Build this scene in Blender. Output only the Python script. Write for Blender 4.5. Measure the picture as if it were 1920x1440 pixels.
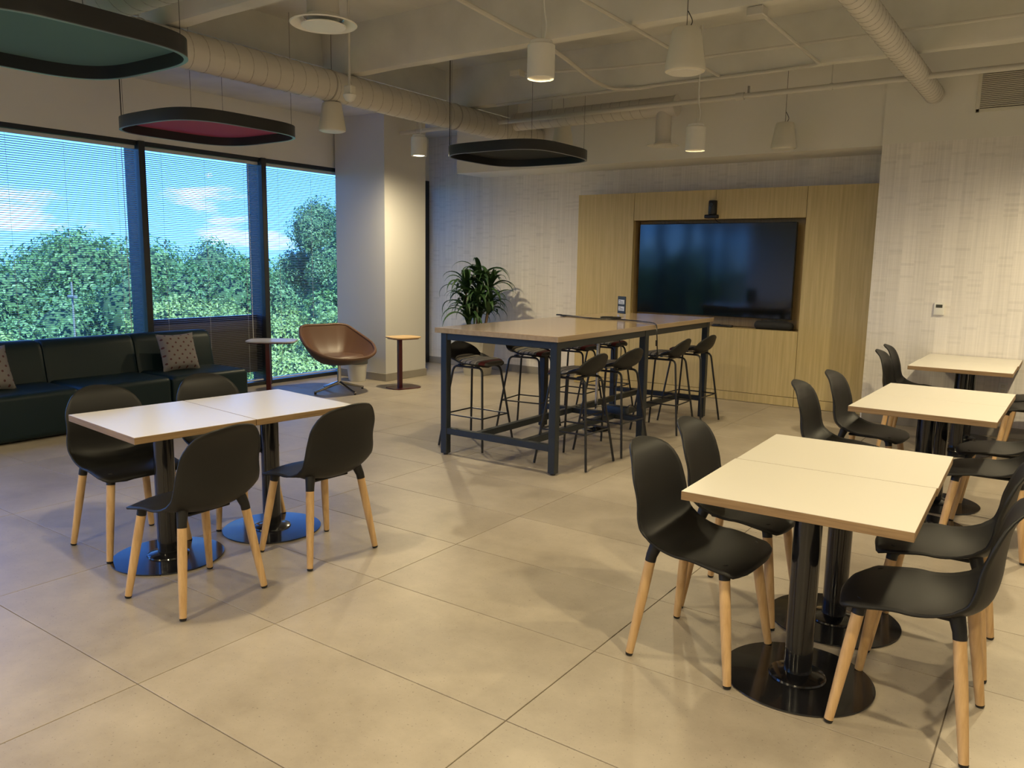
import bpy, bmesh, math, random
from mathutils import Vector, Matrix, noise as mnoise
R = math.radians
PI = math.pi
random.seed(7)
for o in list(bpy.data.objects):
    bpy.data.objects.remove(o)
sc = bpy.context.scene
col = sc.collection

# ------------------------------------------------------------------ camera
CAM_H = 1.5467
YAW, PIT, ROL = R(-35.035), R(8.691), R(0.931)
fw = Vector((math.cos(PIT)*math.sin(YAW), math.cos(PIT)*math.cos(YAW), -math.sin(PIT)))
rt = Vector((math.cos(YAW), -math.sin(YAW), 0))
up = rt.cross(fw)
r2 = rt*math.cos(ROL) + up*math.sin(ROL)
u2 = -rt*math.sin(ROL) + up*math.cos(ROL)
cd = bpy.data.cameras.new('camera')
cd.sensor_width = 36.0
cd.lens = 1486.19/1920*36.0
cd.clip_start = 0.05
cd.clip_end = 500
cam = bpy.data.objects.new('camera', cd)
col.objects.link(cam)
M = Matrix((r2, u2, -fw)).transposed().to_4x4()
M.translation = Vector((0, 0, CAM_H))
cam.matrix_world = M
sc.camera = cam

# ------------------------------------------------------------------ colour management
sc.view_settings.view_transform = 'Standard'
sc.view_settings.look = 'None'
sc.view_settings.gamma = 1.0
sc.view_settings.use_curve_mapping = False
sc.view_settings.exposure = 0.1

# ------------------------------------------------------------------ sky
SKY_STRENGTH = 4.6
w = bpy.data.worlds.new('sky')
sc.world = w
w.use_nodes = True
nt = w.node_tree
nt.nodes.clear()
def WN(t): return nt.nodes.new(t)
wo = WN('ShaderNodeOutputWorld'); bg = WN('ShaderNodeBackground'); tc = WN('ShaderNodeTexCoord')
sx = WN('ShaderNodeSeparateXYZ'); nt.links.new(tc.outputs['Generated'], sx.inputs[0])
rp = WN('ShaderNodeValToRGB'); nt.links.new(sx.outputs['Z'], rp.inputs[0])
rp.color_ramp.elements[0].position = 0.0; rp.color_ramp.elements[0].color = (0.22, 0.42, 0.90, 1)
rp.color_ramp.elements[1].position = 0.35; rp.color_ramp.elements[1].color = (0.085, 0.22, 0.78, 1)
mp = WN('ShaderNodeMapping'); mp.inputs['Scale'].default_value = (3.0, 3.0, 11.0)
nt.links.new(tc.outputs['Generated'], mp.inputs['Vector'])
nz = WN('ShaderNodeTexNoise'); nz.inputs['Scale'].default_value = 2.2; nz.inputs['Detail'].default_value = 6
nz.inputs['Roughness'].default_value = 0.55
nt.links.new(mp.outputs[0], nz.inputs['Vector'])
rc = WN('ShaderNodeValToRGB'); nt.links.new(nz.outputs['Fac'], rc.inputs[0])
rc.color_ramp.elements[0].position = 0.56; rc.color_ramp.elements[0].color = (0, 0, 0, 1)
rc.color_ramp.elements[1].position = 0.75; rc.color_ramp.elements[1].color = (1, 1, 1, 1)
mx = WN('ShaderNodeMix'); mx.data_type = 'RGBA'
nt.links.new(rc.outputs['Color'], mx.inputs[0])
nt.links.new(rp.outputs['Color'], mx.inputs[6]); mx.inputs[7].default_value = (1.0, 1.0, 1.0, 1)
nt.links.new(mx.outputs[2], bg.inputs['Color']); bg.inputs['Strength'].default_value = SKY_STRENGTH
nt.links.new(bg.outputs[0], wo.inputs['Surface'])

# sun: high, from behind the building, falling on the trees outside
sd = bpy.data.lights.new('sun', 'SUN'); sd.energy = 19.0; sd.angle = R(0.6); sd.color = (1.0, 0.95, 0.84)
sun = bpy.data.objects.new('sun', sd); col.objects.link(sun)
sun.rotation_euler = Vector((-0.66, 0.16, -0.75)).to_track_quat('-Z', 'Y').to_euler()

# sampling portals in the window openings (no light of their own)
def portal(y0, y1, x=-8.36):
    l = bpy.data.lights.new('window_portal', 'AREA'); l.shape = 'RECTANGLE'
    l.size = y1-y0; l.size_y = 2.74; l.cycles.is_portal = True
    o = bpy.data.objects.new('window_portal', l); col.objects.link(o)
    o.location = (x, (y0+y1)/2, 1.37)
    o.rotation_euler = Matrix(((0, 0, -1), (1, 0, 0), (0, -1, 0))).to_euler()
portal(-6.0, 9.27)

LAMP_W = 275.0
LAMP_COL = (1.0, 0.83, 0.50)

# ------------------------------------------------------------------ material helpers
def new_mat(name):
    m = bpy.data.materials.new(name); m.use_nodes = True
    n = m.node_tree; p = n.nodes['Principled BSDF']
    return m, n, p
def L(n, a, b): n.links.new(a, b)
def plain(name, c, rough=0.5, metal=0.0, spec=0.5, bump=0.0, bscale=200, var=0.0, vscale=(1, 1, 1), vs=3.0, coat=0.0):
    m, n, p = new_mat(name)
    p.inputs['Base Color'].default_value = (*c, 1)
    p.inputs['Roughness'].default_value = rough
    p.inputs['Metallic'].default_value = metal
    p.inputs['Specular IOR Level'].default_value = spec
    p.inputs['Coat Weight'].default_value = coat
    t = n.nodes.new('ShaderNodeTexCoord')
    if var:
        mpn = n.nodes.new('ShaderNodeMapping'); mpn.inputs['Scale'].default_value = vscale
        L(n, t.outputs['Object'], mpn.inputs['Vector'])
        z = n.nodes.new('ShaderNodeTexNoise'); z.inputs['Scale'].default_value = vs; z.inputs['Detail'].default_value = 5
        L(n, mpn.outputs[0], z.inputs['Vector'])
        mr = n.nodes.new('ShaderNodeMapRange'); mr.inputs[1].default_value = 0.3; mr.inputs[2].default_value = 0.7
        mr.inputs[3].default_value = 1-var; mr.inputs[4].default_value = 1+var
        L(n, z.outputs['Fac'], mr.inputs[0])
        mm = n.nodes.new('ShaderNodeMix'); mm.data_type = 'RGBA'; mm.blend_type = 'MULTIPLY'; mm.inputs[0].default_value = 1
        mm.inputs[6].default_value = (*c, 1); L(n, mr.outputs[0], mm.inputs[7]); L(n, mm.outputs[2], p.inputs['Base Color'])
    if bump:
        z2 = n.nodes.new('ShaderNodeTexNoise'); z2.inputs['Scale'].default_value = bscale; z2.inputs['Detail'].default_value = 3
        L(n, t.outputs['Object'], z2.inputs['Vector'])
        b = n.nodes.new('ShaderNodeBump'); b.inputs['Strength'].default_value = bump; b.inputs['Distance'].default_value = 0.004
        L(n, z2.outputs['Fac'], b.inputs['Height']); L(n, b.outputs[0], p.inputs['Normal'])
    return m
def math_n(n, op, a, b=None):
    k = n.nodes.new('ShaderNodeMath'); k.operation = op
    for i, v in enumerate((a, b)):
        if v is None: continue
        if isinstance(v, (int, float)): k.inputs[i].default_value = v
        else: L(n, v, k.inputs[i])
    return k.outputs[0]
def wood(name, c1, c2, rough=0.5, scale=(26, 26, 0.9), ns=1.6, coat=0.0):
    m, n, p = new_mat(name)
    t = n.nodes.new('ShaderNodeTexCoord'); oi = n.nodes.new('ShaderNodeObjectInfo')
    ad = n.nodes.new('ShaderNodeVectorMath'); ad.operation = 'ADD'
    L(n, t.outputs['Object'], ad.inputs[0]); L(n, oi.outputs['Random'], ad.inputs[1])
    mpn = n.nodes.new('ShaderNodeMapping'); mpn.inputs['Scale'].default_value = scale
    L(n, ad.outputs[0], mpn.inputs['Vector'])
    z = n.nodes.new('ShaderNodeTexNoise'); z.inputs['Scale'].default_value = ns; z.inputs['Detail'].default_value = 8; z.inputs['Roughness'].default_value = 0.62
    L(n, mpn.outputs[0], z.inputs['Vector'])
    r = n.nodes.new('ShaderNodeValToRGB'); L(n, z.outputs['Fac'], r.inputs[0])
    r.color_ramp.elements[0].position = 0.3; r.color_ramp.elements[0].color = (*c1, 1)
    r.color_ramp.elements[1].position = 0.68; r.color_ramp.elements[1].color = (*c2, 1)
    L(n, r.outputs[0], p.inputs['Base Color']); p.inputs['Roughness'].default_value = rough
    p.inputs['Coat Weight'].default_value = coat; p.inputs['Coat Roughness'].default_value = 0.08
    return m
def wallpaper(name):
    m, n, p = new_mat(name)
    t = n.nodes.new('ShaderNodeTexCoord'); s = n.nodes.new('ShaderNodeSeparateXYZ'); L(n, t.outputs['Object'], s.inputs[0])
    h = math_n(n, 'ADD', s.outputs['X'], s.outputs['Y'])
    cx = math_n(n, 'FLOOR', math_n(n, 'MULTIPLY', h, 8.6))
    cw = n.nodes.new('ShaderNodeTexWhiteNoise'); cw.noise_dimensions = '1D'; L(n, cx, cw.inputs['W'])
    zz = math_n(n, 'ADD', math_n(n, 'MULTIPLY', s.outputs['Z'], 42.0), math_n(n, 'MULTIPLY', cw.outputs['Value'], 7.0))
    cz = math_n(n, 'FLOOR', zz)
    cb = n.nodes.new('ShaderNodeCombineXYZ'); L(n, cx, cb.inputs[0]); L(n, cz, cb.inputs[1])
    wn = n.nodes.new('ShaderNodeTexWhiteNoise'); wn.noise_dimensions = '2D'; L(n, cb.outputs[0], wn.inputs['Vector'])
    dark = n.nodes.new('ShaderNodeMapRange'); dark.inputs[1].default_value = 0.80; dark.inputs[2].default_value = 1.0
    dark.inputs[3].default_value = 1.0; dark.inputs[4].default_value = 0.91; L(n, wn.outputs['Value'], dark.inputs[0])
    mp1 = n.nodes.new('ShaderNodeMapping'); mp1.inputs['Scale'].default_value = (5, 5, 130); L(n, t.outputs['Object'], mp1.inputs['Vector'])
    n1 = n.nodes.new('ShaderNodeTexNoise'); n1.inputs['Scale'].default_value = 1.0; L(n, mp1.outputs[0], n1.inputs['Vector'])
    mp2 = n.nodes.new('ShaderNodeMapping'); mp2.inputs['Scale'].default_value = (70, 70, 1.3); L(n, t.outputs['Object'], mp2.inputs['Vector'])
    n2 = n.nodes.new('ShaderNodeTexNoise'); n2.inputs['Scale'].default_value = 1.0; L(n, mp2.outputs[0], n2.inputs['Vector'])
    a1 = n.nodes.new('ShaderNodeMapRange'); a1.inputs[3].default_value = 0.93; a1.inputs[4].default_value = 1.06; L(n, n1.outputs['Fac'], a1.inputs[0])
    a2 = n.nodes.new('ShaderNodeMapRange'); a2.inputs[1].default_value = .3; a2.inputs[2].default_value = .75; a2.inputs[3].default_value = 0.93; a2.inputs[4].default_value = 1.07; L(n, n2.outputs['Fac'], a2.inputs[0])
    a3 = n.nodes.new('ShaderNodeMapRange'); a3.inputs[3].default_value = 0.955; a3.inputs[4].default_value = 1.03; L(n, cw.outputs['Value'], a3.inputs[0])
    v = math_n(n, 'MULTIPLY', math_n(n, 'MULTIPLY', dark.outputs[0], a1.outputs[0]), math_n(n, 'MULTIPLY', a2.outputs[0], a3.outputs[0]))
    mm = n.nodes.new('ShaderNodeMix'); mm.data_type = 'RGBA'; mm.blend_type = 'MULTIPLY'; mm.inputs[0].default_value = 1
    mm.inputs[6].default_value = (0.84, 0.80, 0.77, 1); L(n, v, mm.inputs[7]); L(n, mm.outputs[2], p.inputs['Base Color'])
    p.inputs['Roughness'].default_value = 0.8
    b = n.nodes.new('ShaderNodeBump'); b.inputs['Strength'].default_value = 0.12; b.inputs['Distance'].default_value = 0.003
    L(n, n1.outputs['Fac'], b.inputs['Height']); L(n, b.outputs[0], p.inputs['Normal'])
    return m
def tile_mat():
    m, n, p = new_mat('porcelain_tile')
    t = n.nodes.new('ShaderNodeTexCoord'); oi = n.nodes.new('ShaderNodeObjectInfo')
    ad = n.nodes.new('ShaderNodeVectorMath'); ad.operation = 'ADD'
    L(n, t.outputs['Object'], ad.inputs[0]); L(n, oi.outputs['Location'], ad.inputs[1])
    z = n.nodes.new('ShaderNodeTexNoise'); z.inputs['Scale'].default_value = 1.7; z.inputs['Detail'].default_value = 9; z.inputs['Roughness'].default_value = 0.68
    L(n, ad.outputs[0], z.inputs['Vector'])
    r = n.nodes.new('ShaderNodeValToRGB'); L(n, z.outputs['Fac'], r.inputs[0])
    r.color_ramp.elements[0].position = 0.33; r.color_ramp.elements[0].color = (0.325, 0.277, 0.22, 1)
    r.color_ramp.elements[1].position = 0.67; r.color_ramp.elements[1].color = (0.47, 0.41, 0.335, 1)
    vo = n.nodes.new('ShaderNodeTexNoise'); vo.inputs['Scale'].default_value = 105; vo.inputs['Detail'].default_value = 2; L(n, ad.outputs[0], vo.inputs['Vector'])
    pit = n.nodes.new('ShaderNodeMapRange'); pit.inputs[1].default_value = 0.66; pit.inputs[2].default_value = 0.74
    pit.inputs[3].default_value = 1.0; pit.inputs[4].default_value = 0.55; L(n, vo.outputs['Fac'], pit.inputs[0])
    rv = n.nodes.new('ShaderNodeMapRange'); rv.inputs[3].default_value = 0.95; rv.inputs[4].default_value = 1.05; L(n, oi.outputs['Random'], rv.inputs[0])
    mm = n.nodes.new('ShaderNodeMix'); mm.data_type = 'RGBA'; mm.blend_type = 'MULTIPLY'; mm.inputs[0].default_value = 1
    L(n, r.outputs[0], mm.inputs[6]); L(n, math_n(n, 'MULTIPLY', pit.outputs[0], rv.outputs[0]), mm.inputs[7]); L(n, mm.outputs[2], p.inputs['Base Color'])
    rr = n.nodes.new('ShaderNodeMapRange'); rr.inputs[3].default_value = 0.30; rr.inputs[4].default_value = 0.46; L(n, z.outputs['Fac'], rr.inputs[0])
    L(n, rr.outputs[0], p.inputs['Roughness']); p.inputs['Specular IOR Level'].default_value = 0.5
    return m
def glass_mat(name, tint, refl=0.012):
    m = bpy.data.materials.new(name); m.use_nodes = True; n = m.node_tree; n.nodes.clear()
    o = n.nodes.new('ShaderNodeOutputMaterial'); mxs = n.nodes.new('ShaderNodeMixShader'); mxs.inputs[0].default_value = refl
    tr = n.nodes.new('ShaderNodeBsdfTransparent'); tr.inputs[0].default_value = (*tint, 1)
    g = n.nodes.new('ShaderNodeBsdfGlossy'); g.inputs['Roughness'].default_value = 0.02
    L(n, tr.outputs[0], mxs.inputs[1]); L(n, g.outputs[0], mxs.inputs[2]); L(n, mxs.outputs[0], o.inputs[0])
    return m
def emit_mat(name, c, s):
    m = bpy.data.materials.new(name); m.use_nodes = True; n = m.node_tree; n.nodes.clear()
    o = n.nodes.new('ShaderNodeOutputMaterial'); e = n.nodes.new('ShaderNodeEmission'); e.inputs[0].default_value = (*c, 1); e.inputs[1].default_value = s
    L(n, e.outputs[0], o.inputs[0]); return m
def stripe_mat():
    m, n, p = new_mat('striped_upholstery')
    t = n.nodes.new('ShaderNodeTexCoord'); s = n.nodes.new('ShaderNodeSeparateXYZ'); L(n, t.outputs['Object'], s.inputs[0])
    f = math_n(n, 'FRACT', math_n(n, 'ADD', math_n(n, 'MULTIPLY', s.outputs['X'], 2.45), 0.5))
    r = n.nodes.new('ShaderNodeValToRGB'); r.color_ramp.interpolation = 'CONSTANT'; L(n, f, r.inputs[0])
    stops = [(0, (.10, .10, .10)), (.05, (.62, .58, .50)), (.09, (.13, .13, .13)), (.14, (.30, .28, .25)), (.19, (.62, .58, .50)), (.215, (.17, .17, .16)),
             (.27, (.62, .58, .50)), (.30, (.34, .32, .28)), (.38, (.03, .06, .15)), (.44, (.62, .58, .50)), (.465, (.30, .28, .25)), (.55, (.12, .12, .12)),
             (.58, (.40, .37, .33)), (.66, (.09, .09, .09)), (.69, (.34, .32, .28)), (.77, (.62, .58, .50)), (.79, (.17, .17, .16)), (.84, (.13, .02, .025)), (.93, (.10, .10, .10))]
    el = r.color_ramp.elements
    el[0].position = 0; el[0].color = (*stops[0][1], 1); el[1].position = stops[1][0]; el[1].color = (*stops[1][1], 1)
    for ps, c in stops[2:]:
        e = el.new(ps); e.color = (*c, 1)
    L(n, r.outputs[0], p.inputs['Base Color']); p.inputs['Roughness'].default_value = 0.85
    return m
def dots_mat():
    m, n, p = new_mat('dotted_pillow_fabric')
    t = n.nodes.new('ShaderNodeTexCoord'); s = n.nodes.new('ShaderNodeSeparateXYZ'); L(n, t.outputs['Object'], s.inputs[0])
    u = math_n(n, 'MULTIPLY', s.outputs['Y'], 17.0); v = math_n(n, 'MULTIPLY', s.outputs['Z'], 17.0)
    a = math_n(n, 'ADD', u, v); b = math_n(n, 'SUBTRACT', u, v)
    fa = math_n(n, 'SUBTRACT', math_n(n, 'FRACT', math_n(n, 'MULTIPLY', a, .7)), .5); fb = math_n(n, 'SUBTRACT', math_n(n, 'FRACT', math_n(n, 'MULTIPLY', b, .7)), .5)
    d = math_n(n, 'SQRT', math_n(n, 'ADD', math_n(n, 'MULTIPLY', fa, fa), math_n(n, 'MULTIPLY', fb, fb)))
    g = math_n(n, 'LESS_THAN', d, 0.17)
    mm = n.nodes.new('ShaderNodeMix'); mm.data_type = 'RGBA'; L(n, g, mm.inputs[0])
    mm.inputs[6].default_value = (.21, .195, .20, 1); mm.inputs[7].default_value = (.09, .035, .04, 1)
    L(n, mm.outputs[2], p.inputs['Base Color']); p.inputs['Roughness'].default_value = .9
    return m
def screen_mat():
    m, n, p = new_mat('black_screen')
    p.inputs['Base Color'].default_value = (0.004, 0.005, 0.005, 1); p.inputs['Roughness'].default_value = 0.10
    p.inputs['Specular IOR Level'].default_value = 0.75
    t = n.nodes.new('ShaderNodeTexCoord'); z = n.nodes.new('ShaderNodeTexNoise'); z.inputs['Scale'].default_value = 2.6; z.inputs['Detail'].default_value = 0
    L(n, t.outputs['Object'], z.inputs['Vector']); b = n.nodes.new('ShaderNodeBump'); b.inputs['Strength'].default_value = 0.10; b.inputs['Distance'].default_value = 0.02
    L(n, z.outputs['Fac'], b.inputs['Height']); L(n, b.outputs[0], p.inputs['Normal'])
    return m
def leaf_mat(name, c, c2, trans=0.25):
    m, n, p = new_mat(name)
    oi = n.nodes.new('ShaderNodeObjectInfo'); t = n.nodes.new('ShaderNodeTexCoord')
    z = n.nodes.new('ShaderNodeTexNoise'); z.inputs['Scale'].default_value = 1.4; z.inputs['Detail'].default_value = 6
    L(n, t.outputs['Object'], z.inputs['Vector'])
    f = math_n(n, 'ADD', math_n(n, 'MULTIPLY', z.outputs['Fac'], 1.2), math_n(n, 'MULTIPLY', math_n(n, 'SUBTRACT', oi.outputs['Random'], 0.6), 0.55))
    mm = n.nodes.new('ShaderNodeMix'); mm.data_type = 'RGBA'; L(n, f, mm.inputs[0])
    mm.inputs[6].default_value = (*c, 1); mm.inputs[7].default_value = (*c2, 1); L(n, mm.outputs[2], p.inputs['Base Color'])
    p.inputs['Roughness'].default_value = 0.5
    p.inputs['Transmission Weight'].default_value = 0
    if trans:
        o = n.nodes['Material Output']; ms = n.nodes.new('ShaderNodeMixShader'); ms.inputs[0].default_value = trans
        tl = n.nodes.new('ShaderNodeBsdfTranslucent'); L(n, mm.outputs[2], tl.inputs[0])
        L(n, p.outputs[0], ms.inputs[1]); L(n, tl.outputs[0], ms.inputs[2]); L(n, ms.outputs[0], o.inputs[0])
    return m

MT = {
 'tile': tile_mat(), 'grout': plain('grout', (.16, .13, .10), .9),
 'paint': plain('white_wall_paint', (.80, .79, .77), .75, bump=.05, bscale=300),
 'paint_up': plain('grey_white_upper_paint', (.80, .78, .73), .8, bump=.05, bscale=200, var=.03, vs=1.2),
 'concrete': plain('painted_concrete', (.66, .65, .60), .85, bump=.5, bscale=9, var=.10, vs=2.2),
 'column': plain('column_paint', (.62, .61, .60), .75, bump=.05, bscale=300),
 'paper': wallpaper('woven_wallpaper'),
 'base': plain('grey_tile_baseboard', (.30, .275, .24), .5, var=.06),
 'oak': wood('oak_veneer', (.47, .365, .165), (.62, .49, .245), .5),
 'oak_dark': wood('oak_niche', (.40, .285, .135), (.54, .40, .205), .55),
 'bartop': wood('bar_laminate', (.38, .275, .175), (.47, .355, .24), .2, scale=(22, .8, 22), coat=.5),
 'frame': plain('charcoal_window_frame', (.020, .024, .030), .45),
 'slat': plain('blind_slat_enamel', (.50, .53, .57), .45),
 'rail': plain('blind_rail_enamel', (.62, .63, .66), .4),
 'cordm': plain('blind_cord', (.75, .75, .75), .8),
 'spandrel': plain('brown_spandrel', (.17, .145, .125), .4),
 'glass': glass_mat('tinted_glass', (.70, .92, 1.0)),
 'shell': plain('black_plastic', (.0135, .0132, .0135), .5, spec=.33, bump=.03, bscale=900),
 'ash': wood('ash_leg', (.50, .30, .13), (.70, .47, .24), .45, scale=(30, 30, 2.2)),
 'blackmetal': plain('black_powder_coat', (.014, .014, .016), .38),
 'glossblack': plain('gloss_black_base', (.010, .010, .012), .16, coat=.3),
 'barframe': plain('dark_slate_powder_coat', (.018, .024, .030), .42),
 'lam': plain('cream_white_laminate', (.80, .76, .68), .28, spec=.5),
 'ply': wood('plywood_edge', (.22, .135, .065), (.36, .235, .12), .5, scale=(3, 3, 90)),
 'stripe': stripe_mat(), 'dots': dots_mat(), 'screen': screen_mat(),
 'sofa': plain('dark_teal_upholstery', (.0045, .0165, .022), .45, spec=.32, bump=.05, bscale=500),
 'leather': plain('brown_leather', (.125, .064, .040), .42, bump=.06, bscale=260, var=.08),
 'leather_out': plain('dark_grey_brown_leather', (.075, .05, .042), .5),
 'chrome': plain('polished_aluminium', (.62, .62, .64), .16, metal=1.0),
 'oxblood': plain('oxblood_enamel', (.085, .012, .016), .35),
 'oaktop': wood('pale_oak_top', (.55, .36, .17), (.68, .47, .25), .4, scale=(3, 30, 30)),
 'greytop': plain('pale_grey_top', (.50, .50, .52), .35),
 'white': plain('white_enamel', (.80, .79, .75), .42),
 'cream': plain('cream_enamel', (.72, .69, .60), .5),
 'duct': plain('painted_duct', (.62, .59, .54), .5, var=.04, vs=1.5),
 'seam': plain('duct_seam', (.40, .37, .33), .6),
 'pipe': plain('painted_pipe', (.60, .58, .53), .45),
 'rimbulb': emit_mat('lit_lens', (1.0, .86, .62), 7.0),
 'dimlens': emit_mat('dim_lens', (1.0, .86, .62), .6),
 'reflector': plain('lamp_reflector', (.75, .70, .6), .3),
 'cloudrim': plain('black_anodised_rim', (.020, .022, .026), .38),
 'rimedge': plain('grey_rim_edge', (.20, .21, .23), .35, metal=.6),
 'felt_pink': plain('magenta_felt', (.42, .065, .12), .95, bump=.2, bscale=400),
 'felt_teal': plain('teal_felt', (.075, .155, .165), .95, bump=.2, bscale=400),
 'felt_black': plain('black_felt', (.016, .018, .020), .95, bump=.2, bscale=400),
 'pot': plain('grey_concrete_pot', (.40, .38, .34), .6, var=.04),
 'soil': plain('soil', (.03, .02, .015), .95),
 'cane': plain('brown_cane', (.14, .09, .05), .8),
 'pleaf': leaf_mat('dracaena_leaf', (.012, .040, .014), (.045, .105, .030), .12),
 'leafA': leaf_mat('bright_leaf', (.12, .185, .045), (.38, .43, .13), .35),
 'leafB': leaf_mat('mid_leaf', (.065, .145, .04), (.20, .31, .085), .35),
 'leafC': leaf_mat('deep_leaf', (.045, .105, .040), (.14, .23, .075), .3),
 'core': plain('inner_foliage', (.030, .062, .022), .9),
 'bark': plain('bark', (.10, .075, .05), .9),
 'ground': plain('forest_floor', (.05, .09, .03), .95, var=.3, vs=.4),
 'paper_white': plain('white_card', (.75, .76, .76), .5),
 'ink': plain('grey_print', (.12, .12, .12), .6),
 'black': plain('black_plastic_smooth', (.012, .012, .013), .35),
 'dark_mesh': plain('dark_speaker_cloth', (.02, .02, .021), .8),
 'bluebox': plain('navy_plastic', (.015, .03, .06), .45),
 'acrylic': glass_mat('clear_acrylic', (.93, .95, .95), .12),
 'liner': plain('bin_liner', (.09, .09, .085), .4),
 'binw': plain('white_bin_plastic', (.74, .73, .70), .45),
 'ext': plain('building_exterior', (.35, .33, .30), .9),
 'lcd': plain('grey_green_display', (.05, .055, .045), .3),
 'polem': plain('galvanised_pole', (.13, .13, .13), .5),
}

# ------------------------------------------------------------------ mesh helpers
class MB:
    def __init__(s): s.v = []; s.f = []
    def add(s, vs, fs):
        o = len(s.v); s.v += [tuple(v) for v in vs]; s.f += [tuple(i+o for i in f) for f in fs]; return s
    def box(s, x0, x1, y0, y1, z0, z1, bev=0.0, seg=1, rot=None):
        if bev <= 0:
            vs = [(x, y, z) for z in (z0, z1) for y in (y0, y1) for x in (x0, x1)]
            fs = [(0, 2, 3, 1), (4, 5, 7, 6), (0, 1, 5, 4), (2, 6, 7, 3), (0, 4, 6, 2), (1, 3, 7, 5)]
        else:
            bm = bmesh.new(); bmesh.ops.create_cube(bm, size=1)
            for v in bm.verts:
                v.co = ((x0+x1)/2+v.co.x*(x1-x0), (y0+y1)/2+v.co.y*(y1-y0), (z0+z1)/2+v.co.z*(z1-z0))
            bmesh.ops.bevel(bm, geom=list(bm.edges), offset=bev, segments=seg, profile=.5, affect='EDGES')
            bm.verts.index_update()
            vs = [tuple(v.co) for v in bm.verts]; fs = [tuple(v.index for v in f.verts) for f in bm.faces]; bm.free()
        if rot: vs = [tuple(rot @ Vector(v)) for v in vs]
        return s.add(vs, fs)
    def cyl(s, p0, p1, r0, r1=None, n=16, cap=True):
        r1 = r0 if r1 is None else r1
        p0 = Vector(p0); p1 = Vector(p1); d = (p1-p0).normalized()
        a = d.orthogonal().normalized(); b = d.cross(a)
        vs = []
        for p, r in ((p0, r0), (p1, r1)):
            for i in range(n):
                t = 2*PI*i/n; vs.append(p+(a*math.cos(t)+b*math.sin(t))*r)
        fs = [(i, (i+1) % n, n+(i+1) % n, n+i) for i in range(n)]
        if cap: fs += [tuple(range(n-1, -1, -1)), tuple(range(n, 2*n))]
        return s.add(vs, fs)
    def tube(s, pts, r, n=8, cap=True):
        pts = [Vector(p) for p in pts]; m = len(pts)
        rs = r if isinstance(r, (list, tuple)) else [r]*m
        d0 = (pts[1]-pts[0]).normalized(); a = d0.orthogonal().normalized()
        vs = []
        for i, p in enumerate(pts):
            d = (pts[min(i+1, m-1)]-pts[max(i-1, 0)]).normalized()
            a = (a-d*a.dot(d)).normalized(); b = d.cross(a)
            for k in range(n):
                t = 2*PI*k/n; vs.append(p+(a*math.cos(t)+b*math.sin(t))*rs[i])
        fs = []
        for i in range(m-1):
            for k in range(n):
                fs.append((i*n+k, i*n+(k+1) % n, (i+1)*n+(k+1) % n, (i+1)*n+k))
        if cap: fs += [tuple(range(n-1, -1, -1)), tuple(range((m-1)*n, m*n))]
        return s.add(vs, fs)
    def lathe(s, prof, n=32, c=(0, 0, 0), capb=True, capt=True):
        vs = []
        for r, z in prof:
            for i in range(n):
                t = 2*PI*i/n; vs.append((c[0]+r*math.cos(t), c[1]+r*math.sin(t), c[2]+z))
        fs = []
        for j in range(len(prof)-1):
            for i in range(n):
                fs.append((j*n+i, j*n+(i+1) % n, (j+1)*n+(i+1) % n, (j+1)*n+i))
        if capb: fs.append(tuple(range(n-1, -1, -1)))
        if capt: fs.append(tuple(range((len(prof)-1)*n, len(prof)*n)))
        return s.add(vs, fs)
    def prism(s, poly, z0, z1):
        n = len(poly)
        vs = [(x, y, z0) for x, y in poly]+[(x, y, z1) for x, y in poly]
        fs = [(i, (i+1) % n, n+(i+1) % n, n+i) for i in range(n)]+[tuple(range(n-1, -1, -1)), tuple(range(n, 2*n))]
        return s.add(vs, fs)
    def ring(s, outer, inner, z0, z1):
        n = len(outer)
        vs = [(x, y, z0) for x, y in outer]+[(x, y, z1) for x, y in outer]+[(x, y, z0) for x, y in inner]+[(x, y, z1) for x, y in inner]
        fs = []
        for i in range(n):
            j = (i+1) % n
            fs += [(i, j, n+j, n+i), (2*n+j, 2*n+i, 3*n+i, 3*n+j), (n+i, n+j, 3*n+j, 3*n+i), (j, i, 2*n+i, 2*n+j)]
        return s.add(vs, fs)
    def grid(s, P, nu, nv):
        vs = [P(i/(nu-1), j/(nv-1)) for j in range(nv) for i in range(nu)]
        fs = [(j*nu+i, j*nu+i+1, (j+1)*nu+i+1, (j+1)*nu+i) for j in range(nv-1) for i in range(nu-1)]
        return s.add(vs, fs)
    def mesh(s, name, mat, smooth=35):
        me = bpy.data.meshes.new(name); me.from_pydata([tuple(v) for v in s.v], [], s.f); me.validate(); me.update()
        bm = bmesh.new(); bm.from_mesh(me); bmesh.ops.recalc_face_normals(bm, faces=bm.faces); bm.to_mesh(me); bm.free()
        if smooth:
            me.polygons.foreach_set('use_smooth', [True]*len(me.polygons)); me.set_sharp_from_angle(angle=R(smooth))
        me.materials.append(MT[mat]); return me
    def build(s, name, mat, parent=None, smooth=35):
        return link(name, s.mesh(name, mat, smooth), parent)
def link(name, me, parent=None):
    o = bpy.data.objects.new(name, me); col.objects.link(o)
    if parent: o.parent = parent
    return o
def tag(o, label, cat, group=None, kind=None):
    o['label'] = label; o['category'] = cat
    if group: o['group'] = group
    if kind: o['kind'] = kind
    return o
def thing(name, label, cat, loc=(0, 0, 0), rz=0.0, group=None):
    o = bpy.data.objects.new(name, None); o.empty_display_size = .05; col.objects.link(o)
    o.location = loc; o.rotation_euler = (0, 0, rz)
    return tag(o, label, cat, group)
def struct(o, label=None, cat=None):
    o['kind'] = 'structure'
    if label: o['label'] = label
    if cat: o['category'] = cat
    return o
KIDS = {}
def children(o): return [c for c in bpy.data.objects if c.parent == o]
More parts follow.
